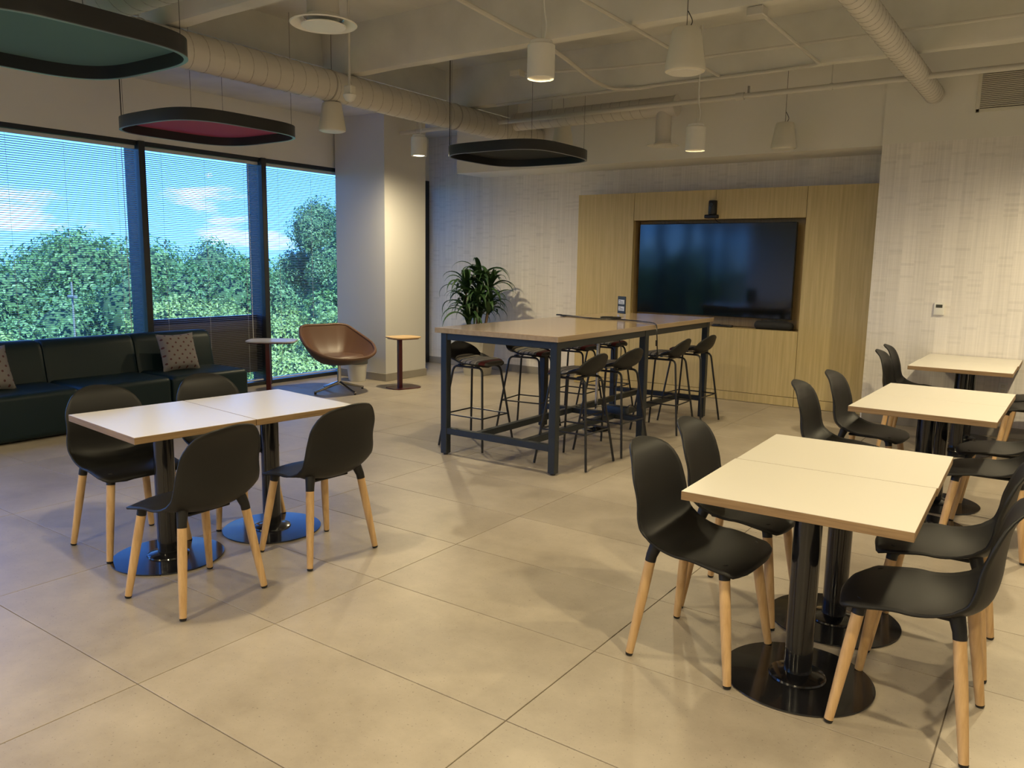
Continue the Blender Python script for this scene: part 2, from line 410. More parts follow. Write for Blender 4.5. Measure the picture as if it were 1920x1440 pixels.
def dup(root, label, loc, rz, group=None):
    if root not in KIDS: KIDS[root] = [(c, children(c)) for c in children(root)]
    r = root.copy(); col.objects.link(r); r.location = loc; r.rotation_euler = (0, 0, rz); r['label'] = label
    if group: r['group'] = group
    for c, gs in KIDS[root]:
        k = c.copy(); col.objects.link(k); k.parent = r
        for g in gs:
            q = g.copy(); col.objects.link(q); q.parent = k
    return r
def rrect(w, d, rad, n=8, cx=0, cy=0, pw=1.0):
    pts = []
    for sx_, sy_, a0 in ((1, 1, 0), (-1, 1, 90), (-1, -1, 180), (1, -1, 270)):
        for i in range(n+1):
            a = R(a0+90*i/n)
            pts.append((cx+sx_*(w/2-rad)+rad*math.cos(a), cy+sy_*(d/2-rad)+rad*math.sin(a)))
    return pts
def squircle(S, ex=3.7, n=120):
    pts = []
    for i in range(n):
        a = 2*PI*i/n; c, q = math.cos(a), math.sin(a)
        pts.append((S/2*math.copysign(abs(c)**(2/ex), c), S/2*math.copysign(abs(q)**(2/ex), q)))
    return pts
def smoothpath(pts, k=8):
    P = [Vector(p) for p in pts]; out = []
    Q = [P[0]*2-P[1]]+P+[P[-1]*2-P[-2]]
    for i in range(1, len(Q)-2):
        for j in range(k):
            t = j/k; a, b, c, d = Q[i-1], Q[i], Q[i+1], Q[i+2]
            out.append(.5*((2*b)+(c-a)*t+(2*a-5*b+4*c-d)*t*t+(3*b-a-3*c+d)*t**3))
    out.append(P[-1]); return out
def lerp_tab(tab, x):
    if x <= tab[0][0]: return tab[0][1]
    for (a, va), (b, vb) in zip(tab, tab[1:]):
        if x <= b:
            t = (x-a)/(b-a); t = t*t*(3-2*t); return va+(vb-va)*t
    return tab[-1][1]

# ------------------------------------------------------------------ the room
XW, XR, YF, YB, YN = -8.1, 4.0, -6.0, 9.28, 8.62     # window wall, far right wall, wall behind camera, back wall, nearer right part of back wall
DECK = 3.68
fl = MB().box(XW-.25, XR+.2, YF-.2, YB+.2, -.20, -.004).build('floor', 'grout'); struct(fl, 'beige porcelain tile floor laid in long rectangles', 'floor')
TX, TY = 1.2192, .6141
ox, oy = -3.878, 2.049
tmesh = {}
def tile(x0, x1, y0, y1):
    x0 = max(x0, XW-.02); x1 = min(x1, XR); y0 = max(y0, YF); y1 = min(y1, YB)
    if x1-x0 < .02 or y1-y0 < .02: return
    key = (round(x1-x0, 3), round(y1-y0, 3))
    if key not in tmesh:
        a, b = key; tmesh[key] = MB().box(-a/2+.002, a/2-.002, -b/2+.002, b/2-.002, -.012, 0, .0012).mesh('tile', 'tile', 0)
    o = link('tile', tmesh[key], fl); o.location = ((x0+x1)/2, (y0+y1)/2, 0)
for i in range(-8, 5):
    for j in range(-15, 14):
        tile(ox-TX*(i+1), ox-TX*i, oy+TY*j, oy+TY*(j+1))

def wallbox(name, mat, x0, x1, y0, y1, z0, z1, label=None, cat='wall'):
    return struct(MB().box(x0, x1, y0, y1, z0, z1).build(name, mat, smooth=0), label, cat if label else None)
# back wall
wallbox('wall_back', 'paper', XW-.2, -1.60, YB, YB+.2, 0, DECK, 'wallpapered back wall behind the potted plant and wood panelling')
wr = wallbox('wall_back_right', 'paper', -1.67, XR, YN, YB+.2, 0, 2.745, 'pinkish woven wallpaper wall behind the white cafe tables')
wallbox('wall_bulkhead_right', 'paint_up', -1.67, XR, YN-.004, YB+.2, 2.745, DECK, 'painted wall band above the wallpaper by the air grille')
wallbox('wall_bulkhead', 'paint_up', -7.05, -1.67, 8.66, YB, 2.74, DECK, 'painted bulkhead above the wood television wall')
# wall right and behind the camera
wallbox('wall_right', 'paint', XR, XR+.2, YF-.2, YB+.2, 0, DECK, 'plain painted side wall outside the view')
wallbox('wall_front', 'paint', XW-.25, XR+.2, YF-.2, YF, 0, DECK, 'plain painted wall behind the camera')
# window wall: head above the glazing
wallbox('wall_left', 'paint_up', XW-.25, XW, YF, YB, 2.74, DECK, 'grey white wall band above the windows')
# column
cl = wallbox('wall_column', 'column', XW+.045, -7.17, 7.38, 8.15, 0, 3.36, 'square white column between the windows')
def skirt(name, x0, x1, y0, y1, label):
    struct(MB().box(x0, x1, y0, y1, 0, .10, .003).build(name, 'base', smooth=0), label, 'baseboard')
skirt('baseboard_column', -8.045, -7.158, 7.368, 8.162, 'grey tile baseboard round the foot of the column')
skirt('baseboard_back', XW+.02, -5.30, YB-.012, YB+.05, 'grey tile baseboard under the wallpaper behind the plant')
skirt('baseboard_back_right', -1.655, XR-.01, YN-.012, YN+.05, 'grey tile baseboard under the wallpaper by the cafe tables')
# ceiling
ce = struct(MB().box(XW-.25, XR+.2, YF-.2, YB+.2, DECK, DECK+.25).build('ceiling', 'concrete', smooth=0), 'exposed painted concrete ceiling with deep joists', 'ceiling')
MB().box(XW, -6.05, YF, YB, 3.36, DECK).build('edge_beam', 'concrete', ce, 0)
for y in (7.33, 5.50, 3.67, 1.84, .01, -1.82, -3.65, -5.48):
    mb = MB(); n = 24; prof = [(-.11, DECK), (-.075, 3.29), (-.06, 3.265), (.06, 3.265), (.075, 3.29), (.11, DECK)]
    vs = []; fs = []
    for i in range(n+1):
        x = -6.06+(XR+6.06)*i/n
        for k, (dy, z) in enumerate(prof):
            jz = (random.uniform(-.007, .007) if 1 <= k <= 4 else 0)
            vs.append((x, y+dy+(jz*.6), z+jz))
    for i in range(n):
        for k in range(5): fs.append((i*6+k, i*6+k+1, (i+1)*6+k+1, (i+1)*6+k))
    mb.add(vs, fs); mb.build('joist', 'concrete', ce, 30)

# ------------------------------------------------------------------ windows
MUL = [4.735-1.53*k for k in range(7, 0, -1)]+[4.735, 6.265, 7.795]
bays = list(zip([YF]+MUL, MUL+[9.27]))
bays = [b for b in bays if b[1]-b[0] > .2]
slat_n = 0
def window(idx, y0, y1, label, low_panel=False):
    w_ = thing('window_%d' % idx, label, 'window'); w_['kind'] = 'structure'
    a, b = y0+.035, y1-.035
    fx0, fx1 = XW-.24, XW-.15
    MB().box(fx0, XW-.005, a, b, 2.695, 2.74, .004).build('head_frame', 'frame', w_, 0)
    MB().box(fx0, XW-.005, a, b, 0.0, .045, .004).build('sill_frame', 'frame', w_, 0)
    if low_panel:
        MB().box(fx0-.01, fx1, a, b, .80, .86, .004).build('transom', 'frame', w_, 0)
        MB().box(fx0+.01, fx1-.02, a, b, .15, .80).build('spandrel_panel', 'spandrel', w_, 0)
        MB().box(fx0, fx1, a, b, .68, .80, .005).build('spandrel_rail', 'spandrel', w_, 0)
        g1 = MB().box(XW-.215, XW-.20, a, b, .86, 2.695).build('pane', 'glass', w_, 0)
        MB().box(XW-.215, XW-.20, a, b, .045, .15).build('pane', 'glass', w_, 0)
    else:
        MB().box(XW-.215, XW-.20, a, b, .045, 2.695).build('pane', 'glass', w_, 0)
    for yy in (y0, y1):
        if yy in MUL:
            if yy == y1: MB().box(XW-.26, XW+.03, yy-.035, yy+.035, 0, 2.739, .004).build('mullion', 'frame', w_, 0)
    if y1 == 9.27: MB().box(XW-.26, XW+.02, 9.17, 9.275, 0, 2.739, .003).build('jamb', 'frame', w_, 0)
    return w_
def blind(y0, y1, label, tilt=14):
    global slat_n
    b = thing('venetian_blind', label, 'blind', (XW-.045, (y0+y1)/2, 0), 0, 'venetian blinds in the windows')
    h = (y1-y0)/2-.045
    MB().box(-.02, .02, -h, h, 2.655, 2.69, .003).build('head_rail', 'rail', b, 0)
    vs = []; fs = []; ht = .0125; tl = R(tilt); n = 4
    for yy in (-h, h):
        for i in range(n+1):
            t = -1+2*i/n
            vs.append((t*ht*math.cos(tl), yy, t*ht*math.sin(tl)+.0016*(1-t*t)))
    m = n+1
    for i in range(n): fs.append((i, i+1, m+i+1, m+i))
    me = MB().add(vs, fs).mesh('slat', 'slat', 60)
    z = .085
    while z < 2.65:
        o = link('slat', me, b); o.location = (0, 0, z); z += .0212; slat_n += 1
    MB().box(-.014, .014, -h, h, .055, .072, .003).build('bottom_rail', 'rail', b, 0)
    k = 3 if h > .6 else 2
    for i in range(k):
        yy = -h*.72+i*(2*h*.72)/(k-1)
        MB().cyl((.0135, yy, .06), (.0135, yy, 2.66), .0016, n=5).build('ladder_cord', 'cordm', b)
    MB().cyl((.02, h*.80, .55), (.02, h*.80, 2.66), .0035, n=6).build('tilt_wand', 'cordm', b)
labs = {3: 'tall window at the left edge behind the dark sofa', 2: 'middle window with a brown panel below its glass', 1: 'tall window between the second mullion and the white column', 0: 'narrow window strip between the column and the wallpaper'}
nb = len(bays)
for i, (a, b) in enumerate(bays):
    k = nb-1-i
    lab = labs.get(k, 'tall window further left along the wall, out of view')
    window(i+1, a, b, lab, low_panel=(k == 2))
blabs = ['grey venetian blind in the window at the left edge above the sofa', 'grey venetian blind in the middle window over the brown lower panel', 'grey venetian blind in the window next to the white column', 'dark venetian blind in the narrow strip beside the back wallpaper']
for (a, b), lb in zip(bays[-4:], blabs): blind(a, b, lb, 14)

# ------------------------------------------------------------------ wood television wall
WY = 8.955
mw = thing('media_wall', 'oak veneer television wall with recessed screen niche', 'wall panel', (0, WY, 0))
def panel(name, x0, x1, z0, z1, y0=0, y1=.05, mat='oak'):
    g = .0025
    o = MB().box(-(x1-x0)/2+g, (x1-x0)/2-g, y0, y1, -(z1-z0)/2+g, (z1-z0)/2-g, .0012).build(name, mat, mw, 0)
    o.location = ((x0+x1)/2, 0, (z0+z1)/2); return o
xa, xb, xc, xd_, xm = -5.285, -4.495, -2.44, -1.70, -3.46
panel('tall_panel', xa, xb, .105, 2.415); panel('tall_panel', xc, xd_, .105, 2.415)
panel('upper_panel', xb, xm, 2.08, 2.415); panel('upper_panel', xm, xc, 2.08, 2.415)
panel('lower_panel', xb, xm, .105, .845); panel('lower_panel', xm, xc, .105, .845)
for p0, p1 in ((xa, xb), (xb, xm), (xm, xc), (xc, xd_)): panel('kick_panel', p0, p1, .001, .105, .004, .05)
panel('niche_back', xb, xc, .85, 2.08, .20, .22, 'oak_dark')
panel('niche_side', xb-.02, xb+.004, .85, 2.08, .051, .20, 'oak_dark'); panel('niche_side', xc-.004, xc+.02, .85, 2.08, .051, .20, 'oak_dark')
panel('niche_shelf', xb, xc, .822, .846, .051, .20, 'oak_dark'); panel('niche_top', xb, xc, 2.082, 2.104, .051, .20, 'oak_dark')
MB().box(xa+.004, xb-.03, .052, .32, .01, 2.41).build('carcass', 'oak_dark', mw, 0)
MB().box(xc+.03, xd_, .052, .32, .01, 2.41).build('carcass', 'oak_dark', mw, 0)
MB().box(xb-.028, xc+.028, .225, .32, .01, 2.41).build('carcass', 'oak_dark', mw, 0)
MB().box(xb-.028, xc+.028, .052, .22, 2.108, 2.41).build('carcass', 'oak_dark', mw, 0)
MB().box(xb-.028, xc+.028, .052, .22, .01, .818).build('carcass', 'oak_dark', mw, 0)
# television
tv = thing('television', 'large black wall television in the oak niche', 'television', (-3.485, 9.0, 0))
MB().box(-.945, .945, .005, .05, .965, 2.04, .006, 2).build('bezel', 'black', tv)
MB().box(-.937, .937, .0, .008, .975, 2.033).build('screen', 'screen', tv, 0)
MB().box(-.35, .35, .05, .155, 1.2, 1.8, .01).build('wall_bracket', 'black', tv)
sb = thing('soundbar', 'rounded black conference speaker bar on the niche ledge under the television', 'speaker', (-2.735, 9.035, .846))
o_ = MB().box(-.22, .22, -.05, .05, .002, .092, .044, 6).build('body', 'dark_mesh', sb)
MB().box(-.2, .2, -.02, .04, -.0005, .006, .002).build('foot', 'black', sb)
wc = thing('video_camera', 'black cylindrical video camera mounted above the television', 'camera', (-3.49, 8.945, 2.09))
MB().lathe([(.045, .045), (.050, .055), (.050, .19), (.046, .20)], 24).build('body', 'black', wc)
MB().box(-.085, .075, -.045, .05, .0, .042, .012, 3).build('mount_plate', 'black', wc)
MB().cyl((0, -.048, .15), (0, -.056, .15), .022, n=16).build('lens', 'screen', wc)
MB().tube(smoothpath([(.02, .0, 0.01), (.06, .01, -.035), (.1, .04, -.055)]), .004, 6).build('cable', 'black', wc)
rm = thing('remote_handset', 'slim black handset lying on the niche ledge behind the bar table', 'remote', (-3.33, 9.035, .846))
MB().box(-.12, .12, -.03, .03, 0, .022, .006, 2).build('handset', 'black', rm)
MB().box(-.115, -.03, -.02, .02, .022, .027, .002).build('keypad', 'dark_mesh', rm)

# ------------------------------------------------------------------ cafe chair
def cafe_chair():
    t = thing('cafe_chair', 'x', 'chair', group='black cafe chairs with ash legs')
    prof = smoothpath([(.235, .425), (.215, .445), (.13, .455), (0, .447), (-.10, .440), (-.165, .452), (-.212, .495), (-.230, .56), (-.236, .65), (-.249, .74), (-.278, .805), (-.322, .842)], 6)
    # arc length
    s = [0]
    for a, b in zip(prof, prof[1:]): s.append(s[-1]+(Vector(b)-Vector(a)).length)
    Lt = s[-1]
    def hw(q):   # half width against fraction of arc length
        base = lerp_tab([(0, .208), (.12, .224), (.30, .222), (.48, .221), (.60, .222), (.78, .208), (1, .175)], q)
        d = q*Lt
        if d < .075: base *= math.sqrt(max(0, 1-((.075-d)/.075)**2))*.45+.55
        e = max(0.0, (1-q)*Lt)
        if e < .19: base *= math.sqrt(max(0.0, 1-((.19-e)/.19)**2.4))
        return max(base, .012)
    nv = 46; nu = 19
    def P(u, v):
        d = v*Lt
        if v > .85: d = Lt*(.85+.15*(1-max(0.0, 1-(v-.85)/.15)**1.7))
        k = 0
        while k < len(s)-2 and s[k+1] < d: k += 1
        f = (d-s[k])/(s[k+1]-s[k]); p = Vector(prof[k]).lerp(Vector(prof[k+1]), f)
        tn = (Vector(prof[k+1])-Vector(prof[k])).normalized(); nr = Vector((tn.y, -tn.x))   # towards sitter
        q = d/Lt; uu = (u-.5)*2; h_ = hw(q)
        dish = lerp_tab([(0, -.035), (.10, -.012), (.28, .012), (.50, .055), (.68, .045), (.88, .022), (1, .0)], q)*(abs(uu)**2.4)*(h_/.21)
        pp = p+nr*dish
        return (pp.x, uu*h_, pp.y)
    sh = MB().grid(P, nu, nv).build('shell', 'shell', t, 60)
    so = sh.modifiers.new('thickness', 'SOLIDIFY'); so.thickness = .009; so.offset = -1
    MB().box(-.12, .12, -.11, .11, .418, .434, .007, 2).build('underframe', 'shell', t)
    for a, b in ((1, 1), (1, -1), (-1, 1), (-1, -1)):
        foot = Vector((a*.206, b*.218, .0)); top = Vector((a*.145, b*.158, .435 if a > 0 else .463))
        d = (top-foot).normalized(); j = foot+d*(.394/d.z)
        lg = MB().tube([foot+d*(.012/d.z), foot+d*.1, foot+d*.25, j], [.0155, .0175, .0205, .0205], 14).build('leg', 'ash', t)
        MB().tube([foot+d*(.010), foot+d*.001+Vector((0, 0, .001)), ], [.0158, .014], 14).build('foot_glide', 'black', lg)
        MB().tube([j-d*.002, j+d*.022, top+Vector((-a*.008, -b*.008, 0))], [.0212, .0218, .026], 14).build('leg_socket', 'shell', lg)
    return t
ch0 = cafe_chair()
HPI = PI
chairs = [  # x, y, rot, label
 (-3.205, 2.040, PI+R(2), 'black cafe chair nearest the camera at the left table, seen from behind'),
 (-3.190, 2.760, PI-R(3), 'black cafe chair seen from behind at the far corner of the left table'),
 (-4.065, 2.210, R(-3), 'black cafe chair on the sofa side of the left table, its seat facing us'),
 (-4.050, 2.840, R(-4), 'black cafe chair mostly hidden behind the left table near the sofa cushion'),
 (-1.100, 2.930, R(-2), 'black cafe chair at the left near corner of the foreground right table'),
 (-1.135, 3.490, R(3), 'black cafe chair tucked in behind the first, left side of foreground right table'),
 (-.335, 2.920, PI+R(-1), 'black cafe chair lowest right in the photo, nearest foreground chair'),
 (-.345, 3.550, PI+R(1), 'black cafe chair at the far right corner of the foreground right table'),
 (-1.080, 5.120, R(0), 'black cafe chair left of the middle right table, its near one'),
 (-1.040, 5.780, R(-2), 'black cafe chair left of the middle right table, its far one'),
 (-1.060, 7.600, R(0), 'black cafe chair left of the table against the wallpaper, its near one'),
 (-1.100, 8.200, R(2), 'black cafe chair left of the wallpaper table, right against the wall'),
 (-.290, 5.080, PI+R(2), 'black cafe chair right of the middle right table, its near one with half shaded seat'),
 (-.280, 5.700, PI, 'black cafe chair right of the middle right table, its far one'),
 (-.200, 7.640, PI+R(2), 'black cafe chair at the right edge beside the table against the wallpaper'),
 (-.170, 8.220, PI, 'black cafe chair at the right edge in the corner by the wallpaper'),
]
for i, (x, y, a, lb) in enumerate(chairs):
    if i == 0:
        ch0.location = (x, y, 0); ch0.rotation_euler = (0, 0, a); ch0['label'] = lb
    else: dup(ch0, lb, (x, y, 0), a)

# ------------------------------------------------------------------ cafe table
def cafe_table():
    t = thing('cafe_table', 'x', 'table', group='cream topped pedestal cafe tables')
    tp = MB().box(-.381, .381, -.3045, .3045, .708, .7395, .0012).build('tabletop', 'ply', t, 0)
    MB().box(-.3805, .3805, -.304, .304, .7396, .741, .0006).build('laminate', 'lam', tp, 0)
    MB().cyl((0, 0, .03), (0, 0, .695), .0505, n=32).build('post', 'glossblack', t)
    mb = MB(); mb.box(-.22, .22, -.03, .03, .694, .7085, .003); mb.box(-.03, .03, -.22, .22, .694, .7085, .003); mb.build('mounting_plate', 'blackmetal', t)
    bs = MB().lathe([(.272, .001), (.275, .004), (.274, .008), (.12, .013), (.02, .014)], 64).build('base_disc', 'glossblack', t)
    MB().lathe([(.105, .0135), (.102, .02), (.085, .027), (.066, .030), (.0515, .034), (.0515, .012)], 40, capb=False, capt=False).build('collar', 'glossblack', bs)
    return t
tb0 = cafe_table()
tabs = [
 (-3.735, 2.222, R(-6), 'cream table half nearest the camera of the left pair'),
 (-3.6708, 2.8325, R(-6), 'cream table half farther from the camera of the left pair'),
 (-.716, 2.945, R(1.6), 'large cream table top nearest the camera on the right'),
 (-.729, 3.5585, R(1.6), 'cream table pushed against the back of the foreground right table'),
 (-.640, 5.238, R(-1), 'near half of the middle right table pair'),
 (-.630, 5.8500, R(-1), 'far half of the middle right table pair'),
 (-.707, 7.690, R(0), 'near half of the table pair by the wallpaper'),
 (-.700, 8.3035, R(0), 'cream table touching the wallpaper wall under the thermostat'),
]
for i, (x, y, a, lb) in enumerate(tabs):
    if i == 0:
        tb0.location = (x, y, 0); tb0.rotation_euler = (0, 0, a); tb0['label'] = lb
    else: dup(tb0, lb, (x, y, 0), a)

# ------------------------------------------------------------------ bar table and stools
bt = thing('bar_table', 'long wood topped bar table on a dark steel frame', 'table', (-3.53, 6.27, 0))
bx, by = .575, 1.495
MB().box(-bx, bx, -by, by, .992, 1.032, .0015).build('tabletop', 'bartop', bt, 0)
lx = .515
for y in (-1.425, .025, 1.44):
    for x in (-lx, lx):
        q = .03 if y != .025 else .036
        MB().box(x-.03, x+.03, y-q, y+q, .012, .991, .004).build('leg', 'barframe', bt, 0)
        MB().cyl((x, y, 0), (x, y, .014), .018, n=14).build('levelling_foot', 'black', bt)
    MB().box(-lx+.03, lx-.03, y-.025, y+.025, .935, .991, .003).build('cross_apron', 'barframe', bt, 0)
    MB().box(-lx+.03, lx-.03, y-.025, y+.025, .175, .225, .003).build('cross_rail', 'barframe', bt, 0)
for y0, y1 in ((-1.395, -.011), (.061, 1.41)):
    for x in (-lx, lx): MB().box(x-.025, x+.025, y0, y1, .935, .991, .003).build('side_apron', 'barframe', bt, 0)
for y0, y1 in ((-1.40, 0), (.05, 1.415)):
    for x in (-.20, .24): MB().box(x-.025, x+.025, y0, y1, .175, .225, .003).build('foot_rail', 'barframe', bt, 0)

def bar_stool():
    t = thing('bar_stool', 'x', 'stool', group='striped bar stools at the long table')
    # side view: local +x is the front
    prof = smoothpath([(.19, .700), (.14, .712), (.02, .708), (-.10, .706), (-.158, .722), (-.194, .772), (-.213, .83), (-.224, .880)], 6)
    s = [0]
    for a, b in zip(prof, prof[1:]): s.append(s[-1]+(Vector(b)-Vector(a)).length)
    Lt = s[-1]
    def hw(q):
        base = lerp_tab([(0, .18), (.2, .212), (.45, .218), (.62, .216), (.8, .208), (1, .19)], q)
        d = q*Lt; e = max(0.0, (1-q)*Lt)
        if d < .09: base *= .5+.5*math.sqrt(max(0, 1-((.09-d)/.09)**2))
        if e < .15: base *= math.sqrt(max(0, 1-((.15-e)/.15)**2.3))
        return max(base, .02)
    def P(u, v):
        d = v*Lt
        if v > .8: d = Lt*(.8+.2*(1-max(0.0, 1-(v-.8)/.2)**1.6))
        k = 0
        while k < len(s)-2 and s[k+1] < d: k += 1
        f = (d-s[k])/(s[k+1]-s[k]); p = Vector(prof[k]).lerp(Vector(prof[k+1]), f)
        tn = (Vector(prof[k+1])-Vector(prof[k])).normalized(); nr = Vector((tn.y, -tn.x))
        q = d/Lt; uu = (u-.5)*2
        dish = lerp_tab([(0, -.01), (.3, .008), (.6, .05), (.8, .045), (1, .01)], q)*abs(uu)**2.2
        pp = p+nr*dish
        return (pp.x, uu*hw(q), pp.y)
    sh = MB().grid(P, 17, 34).build('shell', 'shell', t, 60)
    so = sh.modifiers.new('thickness', 'SOLIDIFY'); so.thickness = .010; so.offset = -1
    # seat pad
    def rim(a): return Vector((.025+.185*math.copysign(abs(math.cos(a))**.8, math.cos(a)), .195*math.copysign(abs(math.sin(a))**.8, math.sin(a)), 0))
    mb = MB(); n = 36; vs = []
    for fr, z in ((.6, .709), (.96, .712), (1.0, .724), (.97, .737), (.85, .7455), (.55, .750), (.2, .751)):
        for i in range(n):
            p = rim(2*PI*i/n); c = Vector((.025, 0, 0)); p = c+(p-c)*fr
            lift = max(0, -(p.x+.06))*.35
            vs.append((p.x, p.y, z+lift-.012*max(0, p.x-.12)/.09))
    fs = [(j*n+i, j*n+(i+1) % n, (j+1)*n+(i+1) % n, (j+1)*n+i) for j in range(6) for i in range(n)]+[tuple(range(n-1, -1, -1)), tuple(range(6*n, 7*n))]
    mb.add(vs, fs); mb.build('seat_pad', 'stripe', t, 60)
    # two bent tube side frames
    for b in (1, -1):
        def pt(x, y, z): return (x, b*y, z)
        path = [pt(.232, .22, .0)]
        A = Vector(pt(.232, .22, 0)); B = Vector(pt(.150, .125, .685)); C = Vector(pt(-.150, .125, .685)); D = Vector(pt(-.232, .22, 0))
        pts = [A, A.lerp(B, .93)]
        for i in range(1, 6):
            t_ = i/6; pts.append((1-t_)**2*A.lerp(B, .93)+2*t_*(1-t_)*B+t_*t_*B.lerp(C, .15))
        pts += [B.lerp(C, .15), B.lerp(C, .85)]
        for i in range(1, 6):
            t_ = i/6; pts.append((1-t_)**2*B.lerp(C, .85)+2*t_*(1-t_)*C+t_*t_*D.lerp(C, .93))
        pts += [D.lerp(C, .93), D]
        half = len(pts)//2
        MB().tube([p+Vector((0, 0, .004 if p.z < .01 else 0)) for p in pts], .0095, 8).build('leg_frame', 'blackmetal', t)
    zr = .275; f = zr/.685; X = .232-.082*f; Y = .22-.095*f
    for p, q in (((X, Y), (X, -Y)), ((X, -Y), (-X, -Y)), ((-X, -Y), (-X, Y)), ((-X, Y), (X, Y))):
        MB().cyl((*p, zr), (*q, zr), .0065, n=8).build('footrest_bar', 'blackmetal', t)
    for x in (.09, -.09): MB().box(x-.012, x+.012, -.135, .135, .688, .704, .003).build('seat_bracket', 'blackmetal', t)
    return t
st0 = bar_stool()
stools = [
 (-4.055, 5.265, R(0), 'striped bar stool nearest the left front leg of the bar table'),
 (-4.110, 6.150, R(8), 'striped bar stool second from the front on the plant side of the bar table'),
 (-4.060, 6.900, R(2), 'striped bar stool third from the front on the plant side, half hidden'),
 (-4.020, 7.480, R(0), 'striped bar stool farthest back on the plant side of the bar table'),
 (-3.085, 5.270, PI+R(0), 'striped bar stool nearest the camera on the near side of the bar table'),
 (-3.060, 5.830, PI+R(-3), 'striped bar stool just before the middle leg of the bar table'),
 (-3.080, 6.900, PI+R(2), 'striped bar stool just beyond the middle leg of the bar table'),
 (-3.060, 7.480, PI+R(-2), 'striped bar stool at the far end beside the last bar table leg'),
]
for i, (x, y, a, lb) in enumerate(stools):
    if i == 0:
        st0.location = (x, y, 0); st0.rotation_euler = (0, 0, a); st0['label'] = lb
    else: dup(st0, lb, (x, y, 0), a)

# things on and under the bar table
ZT = 1.0325
sg = thing('sign_holder', 'black table sign with two white labels in a clear stand on the bar table', 'sign', (-3.64, 7.06, ZT), R(-32))
MB().box(-.075, .075, -.004, .004, .035, .205, .003).build('card', 'black', sg)
for z0, z1 in ((.128, .172), (.062, .106)):
    lb = MB().box(-.055, .055, -.0055, -.0042, z0, z1, .0006).build('label_plate', 'paper_white', sg)
    for k, (u0, u1) in enumerate(((-.045, -.005), (-.03, .03), (-.045, .04))):
        zc = z1-.010-k*.0115; MB().box(u0, u1, -.0061, -.0056, zc-.0022, zc+.0022).build('print_line', 'ink', lb, 0)
MB().box(-.025, .025, -.035, .035, 0, .036, .004).build('clear_foot', 'acrylic', sg)
cable = MB().tube(smoothpath([(-4.17, 6.79, ZT+.006), (-4.02, 6.75, ZT+.006), (-3.72, 6.60, ZT+.006), (-3.45, 6.66, ZT+.006), (-3.16, 6.55, ZT+.008), (-2.965, 6.40, ZT+.004), (-2.925, 6.35, .96), (-2.93, 6.38, .85), (-2.945, 6.42, .78), (-3.0, 6.50, .76)]), .0055, 8)
cb_ = thing('display_cable', 'black display cable lying on the bar table and hanging over its edge', 'cable')
cable.build('lead', 'black', cb_)
MB().box(-4.225, -4.165, 6.775, 6.80, ZT, ZT+.014, .003).build('plug', 'black', cb_)
MB().box(-4.13, -4.07, 6.70, 6.725, ZT, ZT+.013, .003).build('adapter', 'black', cb_)
MB().tube(smoothpath([(-4.08, 6.715, ZT+.006), (-3.9, 6.67, ZT+.005), (-3.72, 6.605, ZT+.010)]), .004, 6).build('adapter_lead', 'black', cb_)
for p in ((-2.928, 6.36, .90), (-2.945, 6.42, .79)): MB().cyl(p, (p[0], p[1]+.004, p[2]-.05), .010, n=10).build('cable_clip', 'black', cb_)
rmt = thing('conference_remote', 'flat black remote lying in the middle of the bar table', 'remote', (-3.62, 6.80, ZT), R(35))
MB().box(-.10, .10, -.022, .022, 0, .018, .006, 2).build('body', 'black', rmt)
MB().box(-.08, .02, -.012, .012, .018, .0205, .001).build('button_strip', 'dark_mesh', rmt)
pp = thing('power_pole', 'chrome floor pole on a round black foot under the bar table', 'pole', (-3.57, 6.48, 0))
MB().lathe([(.125, 0), (.127, .006), (.12, .014), (.03, .022), (.02, .03)], 36).build('foot', 'glossblack', pp)
MB().cyl((0, 0, .028), (0, 0, .985), .014, n=16).build('pole', 'chrome', pp)
pb = thing('power_brick', 'dark blue power box resting on the bar table cross rail', 'power adapter', (-3.27, 6.30, .2255))
MB().box(-.11, .11, -.045, .045, 0, .065, .008, 2).build('box', 'bluebox', pb)
MB().tube(smoothpath([(-.1, 0, .05), (-.2, .02, .03), (-.3, .0, .012), (-.42, .01, .008)]), .005, 6).build('lead', 'black', pb)
MB().tube(smoothpath([(.1, 0, .05), (.16, -.02, .09), (.20, .03, .04), (.235, .02, -.06)]), .004, 6).build('lead', 'black', pb)
MB().tube(smoothpath([(-.02, .02, .06), (-.05, .10, .3), (-.03, .12, .55), (-.06, .10, .70)]), .004, 6).build('lead', 'black', pb)

# ------------------------------------------------------------------ sofa modules
def sofa_module():
    t = thing('sofa_module', 'x', 'sofa', group='dark teal sofa modules under the windows')
    W = .868
    MB().box(-.45, .44, -W/2+.003, W/2-.003, .015, .41, .05, 5).build('seat', 'sofa', t, 50)
    # sloping back
    poly = [(-.449, .38), (-.449, .70), (-.435, .752), (-.40, .772), (-.30, .775), (-.245, .755), (-.215, .70), (-.150, .38)]
    mb = MB(); n = len(poly)
    ys = [(-W/2+.004, .94), (-W/2+.015, .985), (-W/2+.04, 1), (W/2-.04, 1), (W/2-.015, .985), (W/2-.004, .94)]
    cx, cz = -.32, .56
    vs = [(cx+(x-cx)*k, y, cz+(z-cz)*k if z > .4 else z) for y, k in ys for x, z in poly]
    fs = [(j*n+i, j*n+(i+1) % n, (j+1)*n+(i+1) % n, (j+1)*n+i) for j in range(5) for i in range(n)]+[tuple(range(n)), tuple(range(5*n, 6*n))[::-1]]
    mb.add(vs, fs).build('backrest', 'sofa', t, 50)
    for x in (-.38, .38):
        for y in (-.36, .36): MB().cyl((x, y, 0), (x, y, .02), .025, n=12).build('foot', 'black', t)
    return t
so0 = sofa_module()
